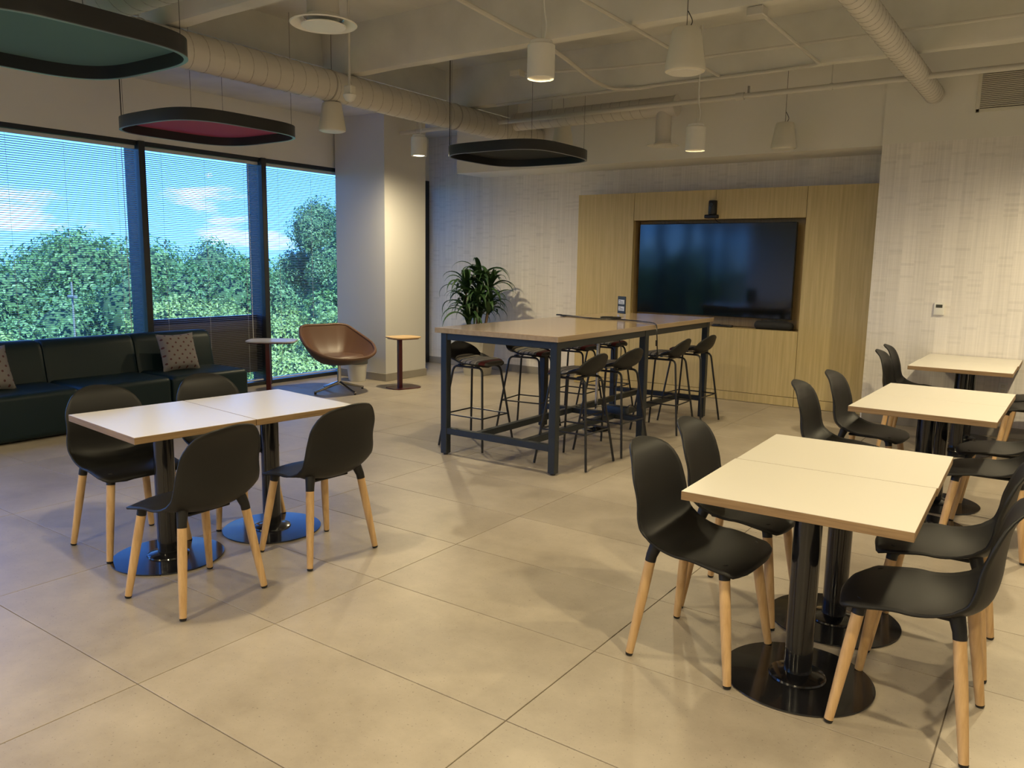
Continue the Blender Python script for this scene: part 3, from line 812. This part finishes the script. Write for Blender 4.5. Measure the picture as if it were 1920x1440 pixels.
sl = [(4.735, 'dark teal sofa module at the right end, with the dotted pillow'), (3.865, 'dark teal sofa module second from the right end'), (2.995, 'dark teal sofa module third from the right, cut by the left edge'), (2.125, 'dark teal sofa module past the left edge of the photo')]
for i, (y, lb) in enumerate(sl):
    if i == 0: so0.location = (-7.44, y, 0); so0['label'] = lb
    else: dup(so0, lb, (-7.44, y, 0), 0)
def pillow(loc, rz, tilt, label):
    def P(u, v):
        a, b = (u-.5)*2, (v-.5)*2
        puff = ((1-a**4)*(1-b**4))**.55*.075
        pin = 1-.10*(1-a*a)*b*b-.0; pin2 = 1-.10*(1-b*b)*a*a
        return puff, a*.20*pin2, b*.20*pin
    mb = MB(); mb.grid(P, 19, 19); mb.grid(lambda u, v: (-P(u, v)[0], P(u, v)[1], P(u, v)[2]), 19, 19)
    o = mb.build('throw_pillow', 'dots', None, 80); o.location = loc; o.rotation_euler = (0, tilt, rz)
    return tag(o, label, 'pillow')
pillow((-7.435, 4.64, .590), R(-4), R(-20), 'grey pillow with reddish dots leaning at the right end of the sofa')
pillow((-7.40, 2.86, .590), R(6), R(-20), 'pillow corner just showing at the left edge of the sofa')

# ------------------------------------------------------------------ lounge chair
lc = thing('lounge_chair', 'brown leather bucket lounge chair on a chrome star base', 'armchair', (-7.03, 6.45, 0), R(-14))
keys = [(0, (.36, 0, .425)), (.10, (.335, .20, .435)), (.20, (.24, .345, .475)), (.30, (.06, .425, .555)), (.42, (-.20, .375, .665)), (.60, (-.345, .30, .755)), (.72, (-.385, .21, .77)), (1, (-.395, 0, .765))]
def rimpt(a):
    a = a % 1.0; m = a*2 if a <= .5 else (1-a)*2; sgn = 1 if a <= .5 else -1
    for (k0, p0), (k1, p1) in zip(keys, keys[1:]):
        if m <= k1:
            t = (m-k0)/(k1-k0); p = Vector(p0).lerp(Vector(p1), t); return Vector((p.x, p.y*sgn, p.z))
raw = [rimpt(i/96) for i in range(96)]
for _ in range(3): raw = [(raw[i-1]+raw[i]*2+raw[(i+1) % 96])/4 for i in range(96)]
def bowl(scale, cz, drop):
    vs = []; n = 96; c = Vector((.0, 0, cz)); rings = 16
    for j in range(1, rings+1):
        f = j/rings
        for i in range(n):
            p = raw[i]; h = Vector((p.x*scale, p.y*scale, 0)); g = f**.80
            zf = f**2.6
            vs.append((h.x*g, h.y*g, cz+(p.z-cz-drop)*zf))
    fs = [(j*n+i, j*n+(i+1) % n, (j+1)*n+(i+1) % n, (j+1)*n+i) for j in range(rings-1) for i in range(n)]+[tuple(range(n))]
    return vs, fs
v1, f1 = bowl(1.0, .375, .0)
inner = MB().add(v1, f1).build('inner_shell', 'leather', lc, 80)
v2, f2 = bowl(1.06, .325, .012)
MB().add(v2, f2).build('outer_shell', 'leather_out', lc, 80)
rimo = [Vector((p.x*1.03, p.y*1.03, p.z-.004)) for p in raw]
MB().tube(rimo+[rimo[0], rimo[1]], .019, 10).build('rolled_rim', 'leather', lc, 80)
mb = MB(); vs = []; n = 40
for fr, z in ((.75, .385), (.98, .395), (1, .415), (.95, .44), (.7, .452), (.2, .455)):
    for i in range(n):
        a = 2*PI*i/n; vs.append((.05+.24*fr*math.copysign(abs(math.cos(a))**.75, math.cos(a)), .255*fr*math.copysign(abs(math.sin(a))**.75, math.sin(a)), z))
mb.add(vs, [(j*n+i, j*n+(i+1) % n, (j+1)*n+(i+1) % n, (j+1)*n+i) for j in range(5) for i in range(n)]+[tuple(range(n-1, -1, -1)), tuple(range(5*n, 6*n))])
mb.build('seat_cushion', 'leather', lc, 80)
MB().cyl((0, 0, .08), (0, 0, .33), .024, .020, 20).build('column', 'chrome', lc)
for k in range(4):
    a = R(4+90*k); d = Vector((math.cos(a), math.sin(a), 0))
    sp = MB().tube([d*.02+Vector((0, 0, .105)), d*.12+Vector((0, 0, .078)), d*.27+Vector((0, 0, .036)), d*.335+Vector((0, 0, .022))], [.022, .019, .014, .013], 10).build('star_leg', 'chrome', lc)
    MB().cyl(d*.325+Vector((0, 0, 0)), d*.325+Vector((0, 0, .02)), .014, n=12).build('glide', 'black', sp)

# ------------------------------------------------------------------ side tables
def side_table(loc, rz, topmat, label, tw=.39, td=.35):
    t = thing('side_table', label, 'side table', loc, rz)
    MB().prism(rrect(tw, td, .11, 8), .618, .632).build('top', topmat, t, 30)
    MB().prism(rrect(tw-.04, td-.04, .10, 8, .0, .0), .606, .617).build('under_plate', 'oxblood', t, 30)
    MB().box(-.075, -.025, -.025, .025, .008, .607, .004).build('post', 'oxblood', t, 0)
    MB().prism(rrect(.40, .30, .09, 8), .001, .010).build('base_plate', 'oxblood', t, 30)
side_table((-6.66, 7.16, 0), R(75), 'oaktop', 'small oak topped side table on a dark red post by the column')
side_table((-7.42, 5.80, 0), R(40), 'greytop', 'small pale grey side table on a dark red post beside the lounge chair', .54, .42)

# ------------------------------------------------------------------ waste bin
wb = thing('waste_bin', 'white round waste bin with a dark liner rim beside the column', 'bin', (-7.50, 7.19, 0))
MB().lathe([(.105, .001), (.108, .006), (.142, .32), (.139, .32), (.105, .010)], 36, capt=True).build('bucket', 'binw', wb)
MB().lathe([(.139, .225), (.1455, .322), (.140, .326), (.128, .25)], 36, capb=False, capt=False).build('liner', 'liner', wb)

# ------------------------------------------------------------------ plant
pt_ = thing('potted_plant', 'tall leafy green plant in a tapered grey square pot', 'plant', (-6.66, 8.66, 0), R(8))
def frus(w0, w1, z0, z1):
    vs = [(sx_*w0, sy_*w0, z0) for sx_, sy_ in ((-1, -1), (1, -1), (1, 1), (-1, 1))]+[(sx_*w1, sy_*w1, z1) for sx_, sy_ in ((-1, -1), (1, -1), (1, 1), (-1, 1))]
    return vs, [(0, 1, 5, 4), (1, 2, 6, 5), (2, 3, 7, 6), (3, 0, 4, 7), (3, 2, 1, 0)]
mb = MB(); mb.add(*frus(.135, .205, 0, .66)); v_, f_ = frus(.12, .188, .05, .66); mb.add(v_, [tuple(reversed(q)) for q in f_])
mb.add([(x, y, .66) for w0 in (.205, .188) for x, y in ((-w0, -w0), (w0, -w0), (w0, w0), (-w0, w0))], [(i, (i+1) % 4, 4+(i+1) % 4, 4+i) for i in range(4)])
mb.build('pot', 'pot', pt_, 0)
MB().box(-.18, .18, -.18, .18, .58, .63).build('soil', 'soil', pt_, 0)
rng = random.Random(11)
lm = []
for k in range(8):
    Ln = .42+.032*k; e0 = R(78-7*(k % 4)); cur = R(150+12*(k % 5)); wd = .025+.002*(k % 3)
    pts = []; x = z = 0; n = 12; a = e0
    for i in range(n+1):
        pts.append((x, z, a)); x += Ln/n*math.cos(a); z += Ln/n*math.sin(a); a -= cur/n*(.35+1.3*i/n)
    vs = []; fs = []
    for i, (x, z, a) in enumerate(pts):
        t = i/n; h = wd*(math.sin(PI*min(1, t*.85+.15))**.7)*(1-t**3)+.002
        up_ = Vector((-math.sin(a), 0, math.cos(a)))*h*.45
        vs += [(x+up_.x, -h, z+up_.z), (x, 0, z), (x+up_.x, h, z+up_.z)]
    for i in range(n): fs += [(3*i, 3*i+1, 3*i+4, 3*i+3), (3*i+1, 3*i+2, 3*i+5, 3*i+4)]
    lm.append(MB().add(vs, fs).mesh('leaf', 'pleaf', 80))
canes = [(0, .03, 1.34), (-.16, -.07, 1.25), (.17, .0, 1.27), (-.04, .10, 1.12), (.06, -.14, 1.10), (-.20, .05, 1.0), (.20, -.07, .98), (.02, .0, .88), (-.07, -.12, .82)]
for x, y, h in canes:
    MB().tube([(x*.55, y*.55, .60), (x*.9, y*.9, (h+.6)/2), (x, y, h)], [.014, .013, .011], 8).build('cane', 'cane', pt_)
    for k in range(22):
        o = link('leaf', rng.choice(lm), pt_)
        o.location = (x+rng.uniform(-.01, .01), y+rng.uniform(-.01, .01), h-rng.random()*.14)
        az_ = k*2.4+rng.uniform(-.3, .3); o.rotation_euler = (rng.uniform(-.25, .25), rng.uniform(-.25, .35), az_); s_ = rng.uniform(.72, 1.08)*(.78 if math.sin(az_) > .5 else 1); o.scale = (s_, 1.0+rng.random()*.35, s_)

# ------------------------------------------------------------------ wall fittings
th = thing('thermostat', 'small white thermostat with dark display on the wallpaper', 'thermostat', (-1.04, YN, 1.175))
MB().box(-.045, .045, -.026, -.0005, -.058, .058, .006, 2).build('body', 'white', th)
MB().box(-.028, .028, -.0275, -.0255, .012, .042).build('display', 'lcd', th, 0)
def outlet(loc, rz, label):
    t = thing('wall_outlet', label, 'outlet', loc, rz)
    MB().box(-.036, .036, -.006, -.0005, -.058, .058, .002).build('plate', 'white', t)
    for z in (-.022, .022): MB().box(-.016, .016, -.0085, -.0055, z-.014, z+.014, .003).build('socket', 'cream', t)
outlet((-.45, YN, .46), 0, 'white wall outlet low on the wallpaper under the table')
outlet((-7.17, 7.66, .45), R(90), 'white wall outlet on the side of the column behind the oak side table')
vg = thing('air_grille', 'cream louvred air grille high on the right wall', 'vent', (0, YN-.004, 0))
x0, x1, z0, z1 = -.90, .20, 2.975, 3.36
mb = MB(); mb.box(x0, x1, -.014, 0, z0, z0+.03, .002); mb.box(x0, x1, -.014, 0, z1-.03, z1, .002); mb.box(x0, x0+.03, -.014, 0, z0, z1, .002); mb.box(x1-.03, x1, -.014, 0, z0, z1, .002)
mb.build('frame', 'cream', vg, 0)
MB().box(x0+.03, x1-.03, -.002, -.0005, z0+.03, z1-.03).build('dark_back', 'black', vg, 0)
# tilt about own axis: build at origin
me = MB().add([tuple(Matrix.Rotation(R(-35), 3, 'X') @ Vector((x, y, z))) for x in (x0+.03, x1-.03) for y in (-.009, .004) for z in (-.0022, .0022)], [(0, 1, 3, 2), (4, 6, 7, 5), (0, 4, 5, 1), (2, 3, 7, 6), (0, 2, 6, 4), (1, 5, 7, 3)]).mesh('louvre', 'cream', 0)
z = z0+.042
while z < z1-.034:
    o = link('louvre', me, vg); o.location = (0, -.006, z); z += .0165

# ------------------------------------------------------------------ ceiling services
def helix(p0, ax, ln, r, pitch, rr=.0035):
    ax = Vector(ax); a = ax.orthogonal().normalized(); b = ax.cross(a); n = int(ln/pitch*18); pts = []
    for i in range(n+1):
        t = i/n*ln; an = t/pitch*2*PI; pts.append(Vector(p0)+ax*t+(a*math.cos(an)+b*math.sin(an))*r)
    return MB().tube(pts, rr, 4, False)
d1 = thing('spiral_duct', 'large spiral air duct running beside the windows under the joists', 'duct')
DX, DZ, DR = -5.76, 3.122, .137
MB().cyl((DX, YF+.01, DZ), (DX, 8.655, DZ), DR, n=40).build('tube', 'duct', d1)
helix((DX, YF+.02, DZ), (0, 1, 0), 8.66-YF-.05, DR, .135).build('spiral_seam', 'seam', d1)
for y in (7.0, 5.2, 3.4, 1.6): MB().lathe([(DR+.001, -.008), (DR+.006, -.006), (DR+.006, .006), (DR+.001, .008)], 40, capb=False, capt=False).build('joint_band', 'seam', d1).matrix_local = Matrix.Translation((DX, y, DZ)) @ Matrix.Rotation(R(90), 4, 'X')
d2 = thing('branch_duct', 'smaller spiral duct branching along the bulkhead with a round diffuser', 'duct')
BY, BZ, BR = 8.02, 3.20, .100
MB().cyl((DX+.12, BY, BZ), (-3.60, BY, BZ), BR, n=32).build('tube', 'duct', d2)
helix((DX+.14, BY, BZ), (1, 0, 0), 1.75, BR, .115, .003).build('spiral_seam', 'seam', d2)
MB().cyl((-3.60, BY, BZ), (-3.575, BY, BZ), BR+.006, n=32).build('end_cap', 'duct', d2)
MB().cyl((-3.72, BY, 2.835), (-3.72, BY, BZ), .082, n=28).build('drop', 'duct', d2)
MB().lathe([(.082, .04), (.10, .018), (.165, .004), (.168, 0), (.15, -.002), (.10, .012)], 40, (-3.72, BY, 2.80), capt=False, capb=False).build('diffuser_ring', 'white', d2)
MB().lathe([(.10, 0), (.095, .006), (.02, .008)], 32, (-3.72, BY, 2.803)).build('diffuser_plate', 'white', d2)
d4 = thing('branch_duct', 'spiral branch duct at the top left edge above the teal acoustic panel', 'duct')
MB().cyl((DX+.12, 2.81, 3.12), (-2.2, 2.81, 3.12), .12, n=32).build('tube', 'duct', d4)
helix((DX+.14, 2.81, 3.12), (1, 0, 0), 3.38, .12, .135, .003).build('spiral_seam', 'seam', d4)
MB().cyl((-2.2, 2.81, 3.12), (-2.175, 2.81, 3.12), .126, n=32).build('end_cap', 'duct', d4)
d3 = thing('spiral_duct', 'narrow cream spiral duct entering the wall above the wallpaper', 'duct')
MB().cyl((-1.25, YF+.01, 3.17), (-1.25, 8.61, 3.17), .084, n=32).build('tube', 'duct', d3)
helix((-1.25, YF+.02, 3.17), (0, 1, 0), 8.58-YF, .084, .105, .0028).build('spiral_seam', 'seam', d3)
df = thing('round_diffuser', 'round white ceiling diffuser on a drop duct above the left table', 'diffuser', (-3.80, 3.41, 2.93))
MB().cyl((0, 0, .03), (0, 0, .745), .095, n=32).build('drop_duct', 'duct', df)
MB().lathe([(.095, .05), (.13, .03), (.185, .008), (.198, .0), (.192, -.006), (.175, .002), (.12, .03)], 48, capb=False, capt=False).build('cone_ring', 'white', df)
MB().lathe([(.172, .004), (.15, .018), (.115, .034)], 48, capb=False, capt=False).build('inner_cone', 'chrome', df)
MB().lathe([(.128, -.016), (.131, -.010), (.118, -.003), (.02, .0)], 40).build('centre_plate', 'white', df)

sp_ = thing('sprinkler_pipe', 'white sprinkler pipe crossing the ceiling in front of the bulkhead', 'pipe')
PY, PZ = 7.67, 3.147
MB().cyl((-7.90, PY, PZ), (XR-.02, PY, PZ), .025, n=14).build('main_pipe', 'pipe', sp_)
MB().tube(smoothpath([(-7.90, PY, PZ), (-7.955, PY, PZ+.012), (-7.965, PY, PZ+.06), (-7.965, PY, PZ+.12)]), .026, 12).build('elbow', 'pipe', sp_)
MB().cyl((-7.965, PY, PZ+.12), (-7.965, PY, PZ+.17), .014, .010, 10).build('sprinkler_head', 'chrome', sp_)
for x in (-6.9, -4.9, -1.95, -.3, 1.5):
    h_ = MB().cyl((x, PY, PZ+.02), (x, PY, DECK), .005, n=6).build('hanger_rod', 'pipe', sp_)
    MB().lathe([(.026, -.012), (.031, -.012), (.031, .012), (.026, .012)], 16, capb=False, capt=False).build('hanger_ring', 'pipe', sp_).matrix_local = Matrix.Translation((x, PY, PZ)) @ Matrix.Rotation(R(90), 4, 'Y')
MB().lathe([(.035, -.04), (.035, .04)], 16).build('tee_fitting', 'pipe', sp_).matrix_local = Matrix.Translation((-2.78, PY, PZ)) @ Matrix.Rotation(R(90), 4, 'Y')
MB().cyl((-2.70, PY, PZ), (-2.70, PY, PZ+.085), .012, n=10).build('upright_outlet', 'chrome', sp_)

def conduit(pts, r, label, box_at=None, cat='conduit', sm=False):
    t = thing('conduit', label, cat)
    MB().tube(smoothpath(pts) if sm else pts, r, 8).build('tube', 'pipe', t)
    if box_at:
        x, y, z = box_at; MB().box(x-.055, x+.055, y-.055, y+.055, z-.03, z+.03, .006).build('junction_box', 'pipe', t)
conduit([(-1.92, 5.62, 3.245), (-1.94, 7.17, 3.245), (-1.99, 7.22, 3.245), (-2.1, 7.25, 3.245), (-5.35, 7.26, 3.245)], .014, 'thin conduit along the far joist with a junction box', (-1.92, 5.53, 3.232))
conduit([(-2.80, 3.75, 3.25), (-2.82, 7.2, 3.25)], .014, 'thin conduit crossing two joists above the bar table')
conduit([(-4.55, 6.62, 3.36), (-3.8, 6.9, 3.37), (-3.3, 6.97, 3.37), (XR-.05, 7.22, 3.40)], .013, 'thin conduit running along the face of the far joist', (-4.62, 6.60, 3.36))
conduit([(-3.40, 3.65, 3.25), (-3.47, 4.33, 3.24), (-3.46, 4.9, 3.20), (-3.57, 5.4, 3.245), (-3.62, 5.85, 3.22), (-3.76, 6.58, 3.20), (-3.84, 7.12, 3.235), (-3.62, 7.3, 3.25), (-3.3, 7.6, 3.36), (-3.2, 7.9, 3.5)], .017, 'slack white cable bundle drooping across the joists', cat='cable', sm=True)
os_ = thing('occupancy_sensor', 'white occupancy sensor on a drop rod in front of the duct', 'sensor', (-5.05, 4.80, 2.86))
MB().cyl((0, 0, .10), (0, 0, DECK-2.86-.001), .010, n=10).build('rod', 'pipe', os_)
MB().box(-.045, .045, -.03, .03, .035, .11, .008).build('box', 'cream', os_)
MB().lathe([(.012, -.02), (.035, -.008), (.052, .02), (.055, .036)], 24).build('dome', 'white', os_)

# acoustic clouds
def cloud(cx, cy, felt, label, S=1.245, z=2.62):
    t = thing('acoustic_cloud', label, 'ceiling panel', (cx, cy, z))
    po = squircle(S); pi = squircle(S-.03)
    MB().ring(po, pi, .004, .100).build('rim', 'cloudrim', t, 30)
    MB().ring(squircle(S+.004), squircle(S-.036), .0, .0038).build('rim_edge', 'rimedge', t, 30)
    MB().prism(squircle(S-.032), .078, .094).build('felt_panel', felt, t, 30)
    for a, b in ((1, 1), (1, -1), (-1, 1), (-1, -1)):
        x, y = a*(S/2-.127), b*(S/2-.127)
        MB().cyl((x, y, .092), (x, y, (3.355 if cx+x < -6.05 else DECK)-z), .0016, n=5).build('hanging_wire', 'black', t)
    x = -S/2+.115; MB().cyl((x, -S/2+.115, .09), (x, -S/2+.115, (3.355 if cx+x < -6.05 else DECK)-z), .0045, n=6).build('power_cord', 'black', t)
cloud(-4.88, 7.01, 'felt_black', 'all black rounded square acoustic panel hanging over the bar end')
cloud(-6.35, 4.36, 'felt_pink', 'rounded square acoustic panel with magenta felt hanging before the windows')
cloud(-4.575, 2.15, 'felt_teal', 'rounded square acoustic panel with teal felt cut by the top left corner')

# pendant speakers
def speaker(x, y, z, label):
    t = thing('pendant_speaker', label, 'speaker', (x, y, z), 0, 'cream pendant speakers')
    MB().lathe([(.108, .0), (.121, .006), (.125, .018), (.122, .045), (.112, .10), (.098, .19), (.088, .245), (.080, .256), (.02, .262)], 36).build('cabinet', 'cream', t)
    MB().lathe([(.100, -.003), (.104, .001), (.108, .004)], 36).build('grille', 'white', t)
    top = 3.355 if x < -6.05 else DECK
    MB().cyl((0, 0, .26), (0, 0, top-z), .0022, n=6).build('suspension_cable', 'black', t)
    MB().tube(smoothpath([(.015, 0, .258), (.03, .01, .30), (.004, 0, .36)]), .003, 6).build('lead', 'black', t)
speaker(-2.10, 4.80, 2.725, 'large cream pendant speaker nearest the camera at top centre right')
speaker(-5.78, 5.27, 2.725, 'cream pendant speaker hanging before the left window wall and duct')
speaker(-2.53, 8.30, 2.72, 'cream pendant speaker in front of the bulkhead over the oak wall')
speaker(-5.05, 8.15, 2.90, 'cream pendant speaker partly hidden behind the black acoustic panel')

# pendant cylinder downlights
def downlight(x, y, z, lit, label, depth=.10):      # lit: output relative to LAMP_W
    t = thing('pendant_light', label, 'pendant lamp', (x, y, z), 0, 'white cylinder pendant lights')
    MB().lathe([(.086, .0), (.090, .004), (.090, .205), (.086, .21), (.072, .215), (.072, .232), (.066, .236), (.012, .238)], 36, capb=False).build('housing', 'white', t)
    MB().lathe([(.086, .0), (.084-.012, depth*.5), (.084-.02, depth)], 36, capb=False, capt=False).build('reflector', 'reflector', t)
    MB().lathe([(.064, depth), (.06, depth+.001), (.01, depth+.001)], 28).build('lens', 'rimbulb' if depth < .05 else 'dimlens', t)
    top = 3.355 if x < -6.05 else DECK
    MB().cyl((0, 0, .236), (0, 0, top-z), .0022, n=6).build('suspension_cable', 'pipe', t)
    MB().tube(smoothpath([(.02, 0, .236), (.035, 0, .33), (.012, 0, .5), (.02, 0, top-z)]), .0045, 6).build('power_lead', 'white', t)
    if lit:
        l = bpy.data.lights.new('pendant_bulb', 'SPOT'); l.energy = LAMP_W*lit; l.color = LAMP_COL
        l.spot_size = R(176); l.spot_blend = 1.0; l.shadow_soft_size = .045
        o = bpy.data.objects.new('pendant_bulb', l); col.objects.link(o); o.parent = t; o.location = (0, 0, -.012)
downlight(-6.30, 7.05, 2.74, .84, 'white cylinder pendant light glowing beside the column', .006)
downlight(-2.98, 4.52, 2.735, .42, 'white cylinder pendant light, largest in view, above the bar table front')
downlight(-2.97, 7.10, 2.59, .22, 'white cylinder pendant light hanging low before the oak wall')
for x, y, k in ((.30, 7.05, .74), (.30, 4.52, .56), (.30, 2.05, .52), (-3.0, 1.98, .33), (-6.30, -.55, .42), (-3.0, -.55, .52), (.30, -.55, .75), (-6.3, -3.1, .8), (-3.0, -3.1, .8), (.3, -3.1, .8)):
    downlight(x, y, 2.74, k, 'white cylinder pendant light of the same row, out of view')

# ------------------------------------------------------------------ outside
g = MB().box(-160, -8.6, -60, 140, -11.2, -11.0).build('ground', 'ground', smooth=0); struct(g, 'wooded ground far below the windows', 'ground')
wallbox('wall_exterior', 'ext', XW-.6, XR+.6, YF-.3, YB+.3, -11.0, -.21, 'storeys of the building below the room')
rng = random.Random(3)
def crown_mesh(mat, seed, nl, ls):
    q = random.Random(seed); blobs = []
    for k in range(26):
        a = q.random()*2*PI; e = q.uniform(-.55, 1.0); rr = q.uniform(.45, .85)
        c = Vector((math.cos(a)*rr*math.sqrt(1-min(.99, e*e*.8)), math.sin(a)*rr*math.sqrt(1-min(.99, e*e*.8)), e*.8)); blobs.append((c, q.uniform(.24, .42)))
    vs = []; fs = []
    for i in range(nl):
        c, r = q.choice(blobs)
        d = Vector((q.gauss(0, 1), q.gauss(0, 1), q.gauss(.35, 1))).normalized(); p = c+d*r*q.uniform(.72, 1.06)
        n_ = (d+Vector((q.gauss(0, .5), q.gauss(0, .5), q.gauss(.3, .5)))).normalized(); a = n_.orthogonal().normalized(); a = (Matrix.Rotation(q.random()*6.28, 3, n_) @ a); b = n_.cross(a)
        s_ = ls*q.uniform(.6, 1.3); o = len(vs)
        vs += [p-a*s_, p-b*s_*.55+n_*s_*.15, p+a*s_, p+b*s_*.55+n_*s_*.15]; fs.append((o, o+1, o+2, o+3))
    me = bpy.data.meshes.new('crown'); me.from_pydata([tuple(v) for v in vs], [], fs); me.materials.append(MT[mat])
    return me, blobs
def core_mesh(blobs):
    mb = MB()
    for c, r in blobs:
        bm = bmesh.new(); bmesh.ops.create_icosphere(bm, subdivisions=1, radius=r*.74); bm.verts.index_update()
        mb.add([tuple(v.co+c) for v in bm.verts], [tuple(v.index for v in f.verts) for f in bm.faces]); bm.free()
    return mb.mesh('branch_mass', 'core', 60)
kinds = []
for mat, sd_, nl, ls in (('leafA', 1, 24000, .022), ('leafA', 5, 24000, .021), ('leafB', 2, 24000, .024), ('leafB', 6, 24000, .023), ('leafC', 3, 26000, .024), ('leafC', 4, 26000, .023)):
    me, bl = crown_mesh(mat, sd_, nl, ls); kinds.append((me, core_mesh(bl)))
trunk_me = MB().tube([(0, 0, -11), (.05, .02, -5), (0, 0, -.5)], [.28, .22, .12], 8).mesh('trunk', 'bark', 60)
TREES = []
def name_trees():
    rows = {}
    for t, az_, d, gi in TREES:
        wn_ = 'left' if 60.6 < az_ < 69 else 'middle' if 53.6 < az_ <= 60.6 else 'right' if 46.9 < az_ <= 53.6 else None
        rw = 'nearest' if d < 29 and t.location.z+11 < 1 and t['low'] else 'near' if d < 29 else 'middle distance' if d < 45 else 'far skyline'
        rows.setdefault((wn_, rw), []).append((-az_, t, gi))
    tone = ('bright yellow green', 'mid green', 'deep green')
    for (wn_, rw), lst in rows.items():
        lst.sort(key=lambda q: q[0])
        for i, (_, t, gi) in enumerate(lst):
            if wn_ is None: t['label'] = '%s %s tree in the woods beyond the window edges' % (rw, tone[gi])
            elif len(lst) == 1: t['label'] = '%s tree, the only %s one seen through the %s window' % (tone[gi], rw, wn_)
            else: t['label'] = '%s tree, %s of the %s trees in the %s window' % (tone[gi], ('leftmost', 'second from left', 'third from left', 'fourth from left', 'fifth from left', 'sixth from left', 'seventh from left')[min(i, 6)], rw, wn_)
        del lst
GL = ['bright yellow green leafy tree close outside the windows', 'mid green leafy tree in the woods outside the windows', 'deep green tree on the far line of woods outside the windows']
def tree(x, y, ztop, rad, k, hh=1.15):
    kind = kinds[k]; gi = k//2
    t = thing('broadleaf_tree', GL[gi], 'tree', (x, y, -11.0), 0, ('near bright trees', 'middle woods trees', 'far woods trees')[gi])
    t['low'] = ztop < -2; TREES.append((t, math.degrees(math.atan2(-x, y)), math.hypot(x, y), gi))
    zc = ztop-rad*hh*1.05
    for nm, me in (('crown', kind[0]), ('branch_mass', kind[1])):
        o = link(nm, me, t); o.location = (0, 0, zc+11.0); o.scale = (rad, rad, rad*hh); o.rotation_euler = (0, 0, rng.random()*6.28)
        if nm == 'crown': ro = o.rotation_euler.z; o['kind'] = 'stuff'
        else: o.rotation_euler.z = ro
    tr = link('trunk', trunk_me, t); tr.location = (0, 0, zc+11.0); tr.scale = (1, 1, (zc+11.0)/11.0)
def polar(px_ang, d): return (-d*math.sin(R(px_ang)), d*math.cos(R(px_ang)))
# near, middle and far rows: azimuth left of +Y, distance, top height, radius, kind
for az, d, zt, r_, k in ((67.5, 23, -.2, 3.0, 0), (75, 24, .4, 3.2, 1), (63.5, 27, -2.6, 3.0, 2), (59.5, 25, -3.6, 2.6, 4), (57.0, 24, .2, 2.9, 1), (53.5, 25, .3, 2.8, 0), (50.3, 23, -.6, 2.4, 0), (47.7, 27, 3.3, 1.9, 4), (45.2, 26, 2.2, 2.4, 2), (44, 23, .6, 3, 0), (82, 25, -.1, 3.2, 2), (90, 25, .3, 3.3, 1), (98, 26, .1, 3.2, 0),
                         (70, 20, -4.2, 2.4, 2), (56, 20, -4.4, 2.4, 2), (51, 20, -3.6, 2.3, 1), (47, 20, -3.4, 2.3, 0), (61, 21, -5.0, 2.5, 4), (65, 20.5, -4.8, 2.4, 0), (75, 20, -4.5, 2.4, 1)):
    tree(*polar(az, d), zt, r_, k)
for az, d, zt, r_, k in ((72, 37, 1.6, 4.2, 2), (66.5, 35, .7, 4.0, 4), (62.3, 38, 2.5, 4.4, 3), (58.6, 34, .9, 4.0, 5), (55.6, 36, 1.5, 4.2, 2), (52.4, 38, 1.2, 4.2, 3), (49.5, 35, .6, 3.8, 4), (46, 37, 2.4, 4, 2), (78, 37, 2.0, 4.2, 3), (85, 36, 1.8, 4.2, 4), (92, 37, 2.2, 4.2, 2), (99, 36, 2.0, 4.2, 3), (41, 36, 2.2, 4.2, 3), (107, 32, 2.0, 4.0, 2), (116, 30, 1.8, 4.0, 3), (125, 28, 2.2, 3.8, 2), (134, 27, 2.0, 3.8, 4), (143, 26, 2.4, 3.8, 3), (152, 28, 2.0, 4.0, 2)):
    tree(*polar(az, d), zt, r_, k)
az = 36
while az < 168:
    d = rng.uniform(50, 62); tree(*polar(az, d), rng.uniform(1.5, 2.9), rng.uniform(5.0, 6.2), rng.choice((4, 5, 3))); az += rng.uniform(3.2, 4.4)
lp = thing('lamp_post', 'slim pale lamp post standing among the trees outside', 'lamp post', (-23.2, 11.3, -11.0))
MB().cyl((0, 0, 0), (0, 0, 11.8), .045, .03, 10).build('pole', 'polem', lp)
MB().box(-.22, .22, -.05, .05, 11.35, 11.43, .02).build('lamp_head', 'polem', lp)

name_trees()
for t, *_ in TREES: del t['low']
